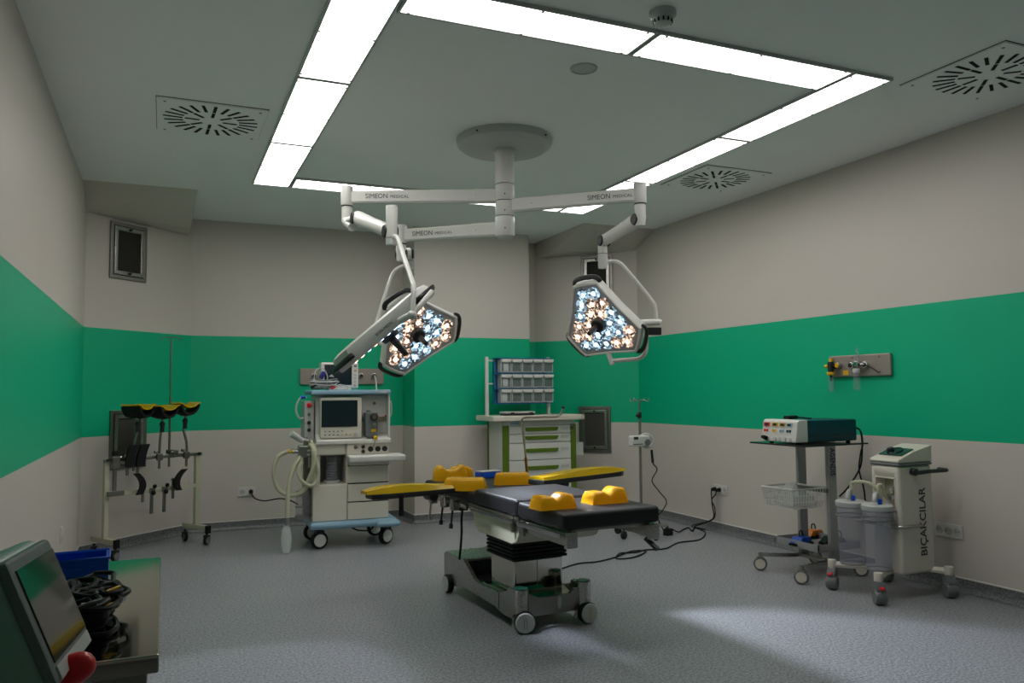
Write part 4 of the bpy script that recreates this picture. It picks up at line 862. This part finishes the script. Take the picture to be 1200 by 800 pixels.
def carve(g, cut, m):   # cut a recess out of a mesh and keep the result as plain geometry
    a = inst('a', g.mesh('a', m)); b_ = inst('b', cut.mesh('b', m)); md = a.modifiers.new('cut', 'BOOLEAN'); md.operation = 'DIFFERENCE'; md.object = b_; md.solver = 'EXACT'
    me = bpy.data.meshes.new_from_object(a.evaluated_get(bpy.context.evaluated_depsgraph_get())); bpy.data.objects.remove(a); bpy.data.objects.remove(b_)
    return me
inst('body', carve(G().bx(-.155, .145, -.11, .115, .15, .835, .022, 3), G().bx(-.3, -.075, -.075, .07, .56, .755, .012), M_CREAM), SU)
obj('band', G().bx(-.158, .148, -.113, .118, .835, .856, .012), M_GREY, SU)
hd_ = [(-.157, .856), (.147, .856), (.147, .965), (-.02, .925), (-.157, .875)]
obj('head', G().prism(hd_, -.117, .112, Matrix(((1, 0, 0, 0), (0, 0, -1, 0), (0, 1, 0, 0), (0, 0, 0, 1))), .008), M_CREAM, SU)
sm = frame((-.055, 0, .9165), (0, -1, 0), (.137, 0, .05))
pa = obj('control_plate', G().bx(-.09, .09, -.05, .065, -.001, .004, .002), M_GREENP, SU, M=sm)
obj('vacuum_gauge', G().lathe([(0, .003), (.05, .003), (.052, .008), (.047, .014), (0, .012)], 28), M_SCREEN, pa, (.0, .005, 0))
obj('regulator_knob', G().cyl((-.03, .0, .01), (-.03, .0, .03), .024, .02, n=20, bev=.003), M_DARK, pa)
nk = obj('niche', G().bx(-.080, -.0745, -.074, .069, .561, .754), M_CREAM2, SU)
g = G(); g.bx(-.160, -.154, -.082, -.075, .553, .762).bx(-.160, -.154, .07, .077, .553, .762).bx(-.160, -.154, -.082, .077, .553, .56).bx(-.160, -.154, -.082, .077, .755, .762)
obj('niche_rim', g, M_CREAM, SU)
obj('valve', G().cyl((-.075, -.03, .63), (-.16, -.03, .63), .026, n=16, bev=.004).cyl((-.075, -.03, .68), (-.13, -.03, .68), .018, n=14), M_CHROME, SU)
obj('filter', G().cyl((-.075, .0, .595), (-.19, .0, .60), .032, n=18, bev=.005), M_CREAM, SU)
obj('push_handle', G().tube([(-.04, -.115, .80), (-.02, -.15, .795), (.06, -.16, .80), (.19, -.16, .80), (.235, -.14, .80), (.24, -.08, .80)], .013, 10, 4), M_DARK, SU)
obj('handle_mount', G().cyl((-.04, -.11, .80), (-.04, -.145, .797), .024, n=16, bev=.004), M_DARK, SU)
obj('jar_rail', G().tube([(.02, -.122, .455), (-.16, -.122, .455), (-.175, -.10, .455), (-.175, .24, .455)], .010, 8), M_STEEL, SU)
text('lettering', 'BIÇAKCILAR', .078, M_TXT, SU, frame((.045, -.1108, .475), (0, 0, 1), (-1, 0, 0)), sx=1.0, bold=.0012)
obj('power_inlet', G().bx(.146, .16, -.05, -.02, .20, .26, .003).bx(.146, .158, -.07, -.04, .33, .35), M_DARK, SU)
def jar(x, y, label):
    t = thing('suction_jar', label, 'suction jar', (x, y, .185), .4, 'clear suction jars')
    obj('jar', G().lathe([(0, .004), (.07, .004), (.078, .014), (.088, .30), (.092, .32), (.092, .36), (.08, .374)], 28, None, False), M_JAR, t)
    li = obj('lid', G().lathe([(0, .375), (.092, .375), (.096, .385), (.096, .405), (.085, .415), (0, .42)], 28), M_LGREY, t)
    obj('lid_port', G().cyl((.04, .01, .415), (.04, .01, .475), .032, .028, n=16, bev=.004).tube([(.04, .01, .47), (-.02, .0, .475), (-.07, -.01, .455), (-.08, -.01, .435)], .014, 8, 3), M_LGREY, li)
    obj('blue_valve', G().cyl((-.035, -.03, .415), (-.035, -.03, .45), .013, n=12, bev=.003), M_BLUED, li)
    obj('jar_ring', G().tube([(.0935*math.cos(a), .0935*math.sin(a), .318) for a in [2*PI*k/28 for k in range(28)]], .004, 6, 0, True), M_GREY, t); obj('jar_foot', G().tube([(.076*math.cos(a), .076*math.sin(a), .006) for a in [2*PI*k/28 for k in range(28)]], .004, 6, 0, True), M_GREY, t)
    return t
Pj = onz(1026, 664, .12); jar(4.185, 3.80, 'clear suction jar with grey lid, front one of the pair')
jar(4.175, 4.005, 'clear suction jar with grey lid, rear one of the pair')
for k, (a, b) in enumerate((((4.22, 3.815, .66), (4.28, 3.81, .625)), ((4.21, 4.02, .66), (4.29, 3.83, .65)))):
    a = Vector(a); b = Vector(b); m = (a+b)/2+Vector((0, 0, .06))
    obj('jar_hose', G().tube([a-SU.location, a+Vector((0, 0, .05))-SU.location, m-SU.location, b-SU.location], .012, 8, 5), M_HOSE, SU)

# ------------------------------------------------------------------ accessory stand by the left corner
ds = Vector((.66, .39, 0)).normalized(); AS_ = math.atan2(ds.y, ds.x)
ST = thing('accessory_stand', 'cream accessory rail stand on castors by left corner', 'stand', (-.06, 7.64, 0), AS_)
cast_st = castor_meshes(.042, .03, M_DARK, M_BLACK, M_GREY)
for x in (-.425, .40):
    for y in (-.17, .17): castor(cast_st, ST, x, y, .4 if y < 0 else 1.4)
    obj('foot', G().bx(x-.02, x+.02, -.20, .19, .125, .17, .004), M_CREAM2, ST)
    obj('foot_cap', G().bx(x-.021, x+.021, -.203, -.17, .105, .172, .003), M_BLACK, ST)
    obj('upright', G().bx(x-.02, x+.02, -.02, .02, .17, .80, .004), M_CREAM2, ST)
    obj('end_stop', G().cyl((x, -.02, .805), (x, -.05, .805), .012, n=10), M_DARK, ST)
obj('top_rail', G().bx(-.46, .44, -.025, -.01, .785, .815, .003), M_STEEL, ST)
obj('mid_rail', G().bx(-.41, .385, -.015, .005, .50, .535, .004), M_CREAM2, ST)
def hung(name, label, cat, x, z, grp=None): 
    p = ST.location + Vector((ds.x*x, ds.y*x, z)); return thing(name, label, cat, p, AS_, grp)
# infusion pole on the stand
t = hung('infusion_pole', 'thin steel infusion pole rising from accessory stand', 'infusion pole', .165, .70)
obj('pole', G().cyl((0, .06, 0), (0, .06, .62), .010, n=12).cyl((0, .06, .62), (0, .06, 1.155), .0075, n=12), M_STEELD, t)
for s in (-1, 1): obj('hook', G().tube([(0, .06, 1.15), (s*.06, .06, 1.152), (s*.10, .06, 1.135), (s*.085, .06, 1.115)], .0045, 6, 4), M_STEELD, t)
obj('clamp', G().bx(-.025, .025, -.05, .075, .115, .15, .005).cyl((-.05, -.04, .135), (-.025, -.04, .135), .014, n=10), M_STEELD, t)
# leg holders: black shell with yellow gel, on a bent rod
def leg_holder(x, zt, yaw, L, label, bend=0):
    t = hung('leg_holder', label, 'leg holder', x, .70, 'leg holders on the stand'); h_ = zt-.70
    obj('rod', G().tube([(0, -.04, 0), (0, -.04, .2), (bend, -.04, .32), (bend*.6, -.05, h_-.10), (bend, -.06, h_-.015)], .011, 10, 4), M_STEELD, t)
    obj('rail_clamp', G().bx(-.025, .025, -.055, -.026, .07, .13, .005).cyl((-.05, -.045, .145), (-.025, -.045, .145), .013, n=10), M_STEELD, t)
    obj('ball_joint', G().sph((bend, -.06, h_-.06), .024, n=12).cyl((bend, -.06, h_-.13), (bend, -.06, h_-.06), .018, n=12), M_DARK, t)
    Mx = Matrix.Translation((bend, -.06, h_+.115)) @ Matrix.Rotation(yaw, 4, 'Z')
    def trough(R0, th, a0, sq, m, nm, wing=0):   # open trough, axis along local y
        secs = []
        for e in (-L/2, -L*.47, -L*.25, 0, L*.25, L*.47, L/2):
            k = 1-.10*abs(e)/(L/2); o_, i_ = [], []
            for j in range(15):
                a = -a0+2*a0*j/14; o_.append((R0*k*math.sin(a), e, -R0*k*math.cos(a)*sq)); i_.append(((R0*k-th)*math.sin(a), e, -(R0*k-th)*math.cos(a)*sq))
            if wing: o_ = [(o_[0][0]-wing, e, o_[0][2]+.004)]+o_+[(o_[-1][0]+wing, e, o_[-1][2]+.004)]; i_ = [(i_[0][0]-wing, e, i_[0][2]+.012)]+i_+[(i_[-1][0]+wing, e, i_[-1][2]+.012)]
            secs.append(o_+i_[::-1])
        return obj(nm, G().loft(secs, Mx), m, t, smooth=50)
    trough(.102, .015, 1.3, 1.35, M_BLACK, 'shell'); trough(.086, .011, 1.15, .75, M_GELY, 'gel_liner', .028)
    obj('shell_bracket', G().bx(bend-.03, bend+.03, -.085, -.035, h_-.02, h_+.008, .005), M_CHROME, t)
leg_holder(-.215, 1.155, .3, .20, 'leg holder with yellow gel liner, leftmost on accessory stand', .02)
leg_holder(.015, 1.145, .05, .22, 'leg holder with yellow gel liner, middle on accessory stand', .01)
leg_holder(.27, 1.165, -.1, .20, 'leg holder with yellow gel liner, rightmost on accessory stand', -.03)
# curved black pads clamped to the rails
def curved_pad(x, z, hgt, bow, label, tilt=0, wd=.075, stem=(0, 0)):
    t = hung('curved_pad_support', label, 'pad support', x, z, 'black pad supports on the stand')
    secs = []
    for k in range(11):
        u = k/10; c = bow*(2*u-1)**2 + tilt*u; secs.append([(c-wd/2, -.085, u*hgt), (c+wd/2, -.085, u*hgt), (c+wd/2, -.06, u*hgt), (c-wd/2, -.06, u*hgt)])
    obj('pad', G().loft(secs), M_BLACK, t, smooth=30)
    obj('bracket', G().bx(-.012, .012, -.06, -.026, hgt*.45, hgt*.55, .003).cyl((0, -.06, hgt*.5), (0, -.03, hgt*.5), .014, n=12), M_CHROME, t)
    obj('stem', G().bx(-.012, .012, -.055, -.045, hgt*.5-.16+stem[0], hgt*.5+.02, .002), M_STEELD, t)
    return t
curved_pad(-.275, .735, .185, .012, 'black curved pad upright on top rail, left of the pair', .03)
curved_pad(-.185, .735, .185, .012, 'black curved pad upright on top rail, right of the pair', .04)
curved_pad(-.135, .50, .18, -.045, 'black curved pad leaning out on lower rail, left of two', -.03, .05)
curved_pad(.14, .50, .18, .045, 'black curved pad leaning out on lower rail, right of two', .05, .05)
for x, lab in ((-.04, 'black clamp knob block on lower rail, left one'), (.075, 'black clamp knob block on lower rail, right one')):
    t = hung('rail_clamp_block', lab, 'clamp', x, .49, 'clamp blocks on lower rail')
    obj('block', G().bx(-.02, .02, -.05, -.0165, .0, .05, .004), M_STEELD, t); obj('knob', G().sph((.005, -.062, .065), .018, n=10).sph((-.005, -.062, .01), .02, n=10), M_BLACK, t); obj('stem', G().bx(-.014, .014, -.03, -.018, -.17, .0, .002), M_STEELD, t)
t = hung('side_support_clamp', 'steel support clamp with black knob at left end of top rail', 'clamp', -.375, .60)
obj('post', G().bx(-.014, .014, -.05, -.03, -.06, .24, .003), M_STEELD, t); obj('plate', G().bx(-.07, .07, -.07, -.05, -.09, -.05, .004), M_STEELD, t); obj('block', G().bx(-.03, .035, -.065, -.026, .13, .23, .006), M_STEELD, t)
obj('knob', G().cyl((0, -.04, .24), (0, -.04, .275), .024, n=14, bev=.004), M_BLACK, t); obj('crank', G().cyl((.02, -.05, .21), (.05, -.05, .225), .012, n=10), M_CHROME, t)

# ------------------------------------------------------------------ foreground instrument table
FT = thing('instrument_table', 'polished steel instrument table in left foreground', 'table', (-.30, 2.15, 0))
obj('table_top', G().bx(-.31, .30, -.49, .49, .815, .85, .004), M_MIRROR, FT)
obj('top_apron', G().bx(-.29, .28, -.47, .47, .79, .815, .004), M_STEELD, FT)
for x in (-.26, .25):
    for y in (-.43, .43): obj('leg', G().cyl((x, y, .0), (x, y, .80), .016, n=14), M_STEEL, FT)
obj('lower_shelf', G().bx(-.28, .27, -.45, .45, .24, .26, .004), M_STEEL, FT)
P = onz(89, 685, .85)
t = thing('blue_bin', 'blue plastic bin at far end of foreground steel table', 'bin', (P.x, P.y+.07, .85), .05)
g = G(); g.bx(-.07, .07, -.06, .06, 0, .006).bx(-.07, .07, -.06, -.054, 0, .06).bx(-.07, .07, .054, .06, 0, .06).bx(-.07, -.064, -.054, .054, 0, .06).bx(.064, .07, -.054, .054, 0, .06)
obj('bin_body', g, M_BLUED, t)
for z in (.016, .036): obj('rib', G().bx(-.065, .035, -.064, -.059, z, z+.006), M_BLUED, t)
obj('rim', G().tube([(-.072, -.062, .06), (.072, -.062, .06), (.072, .062, .06), (-.072, .062, .06)], .004, 6, 0, True), M_BLUED, t)
CH = thing('cable_heap', 'heap of coiled black cables on foreground steel table', 'cables', (-.125, 1.95, .85))
random.seed(3)
for k in range(26):
    cx, cy = random.uniform(-.05, .015), random.uniform(-.10, .10); r1, r2 = random.uniform(.035, .06), random.uniform(.05, .08); z0 = .007+.0075*k*(.6 if k > 12 else 1); ph = random.uniform(0, 6); tl_ = random.uniform(-.25, .25)
    cy2 = cy if k < 12 else cy+.03; z0 = min(z0*.62, .062)
    pts = []
    for a in [2*PI*i/10 for i in range(10)]:
        ax, ay = r1*math.cos(a+ph), r2*math.sin(a+ph)
        pts.append((cx+ax+random.uniform(-.008, .008), cy2+ay+random.uniform(-.008, .008), max(.006, z0+tl_*ax*.4+random.uniform(-.004, .006))))
    obj('cable_loop', G().tube(pts, .0055, 6, 4, True), M_BLACK, CH)
obj('pouch', G().box((-.03, .0, .03), (.12, .22, .05), .025, 3), M_BLACK, CH, smooth=60)
obj('connector', G().cyl((.02, -.02, .064), (.045, .0, .068), .005, n=8), M_YEL, CH); obj('connector', G().cyl((.02, -.09, .05), (.045, -.08, .053), .005, n=8), M_YEL, CH)
for a, b in (((.04, -.03, .04), (.055, .0, .042)), ((-.02, -.10, .06), (.01, -.105, .062))): obj('connector', G().cyl(a, b, .005, n=8), M_LGREY, CH)

# ------------------------------------------------------------------ foreground monitor on its own stand
A = at(7, 664, 1.12); B = at(55, 636, 1.34); D_ = at(42, 806, 1.05)
vx = (B-A); vy = (A-D_); Wd, Hd = vx.length, vy.length; Mf = frame(A, vx, vy); zc = Mf.to_3x3() @ Vector((0, 0, 1))
base_p = Mf @ Vector((Wd/2, -Hd/2, -.09))
FM = thing('bedside_monitor', 'grey green bedside monitor with red knob in left foreground', 'monitor', (base_p.x, base_p.y, 0))
Ml = Matrix.Translation((-base_p.x, -base_p.y, 0)) @ Mf
obj('housing', G().box((Wd/2, -Hd/2, -.075), (Wd+.03, Hd+.035, .13), .02, 3), M_GGREEN, FM, M=Ml)
bz = obj('bezel', G().box((Wd/2, -Hd/2, -.006), (Wd+.012, Hd+.016, .02), .008, 2), M_GREY, FM, M=Ml)
obj('screen', G().box((Wd/2+.004, -Hd/2+.006, .0047), (Wd-.02, Hd-.035, .003)), M_MIRRORSCR if 'M_MIRRORSCR' in globals() else M_SCREEN, bz)
obj('lower_strip', G().box((Wd/2, -Hd+.008, .005), (Wd-.02, .02, .004), .001), M_LGREY, bz)
kp = Mf.inverted() @ at(84, 779, 1.20)
obj('red_knob', G().lathe([(0, .036), (.006, .0355), (.012, .033), (.017, .028), (.021, .020), (.0235, .010), (.0235, .0), (.021, -.012), (.0, -.014)], 28, Matrix.Translation((kp.x, -Hd-.008, .0))), M_RED, FM, M=Ml)
zt = (Mf @ Vector((Wd/2, -Hd-.01, -.075))).z
obj('stand_pole', G().cyl((0, 0, .05), (0, 0, zt+.02), .022, n=16), M_STEEL, FM)
obj('stand_base', G().lathe([(0, 0), (.2, 0), (.2, .02), (.05, .05), (0, .05)], 32), M_STEELD, FM)
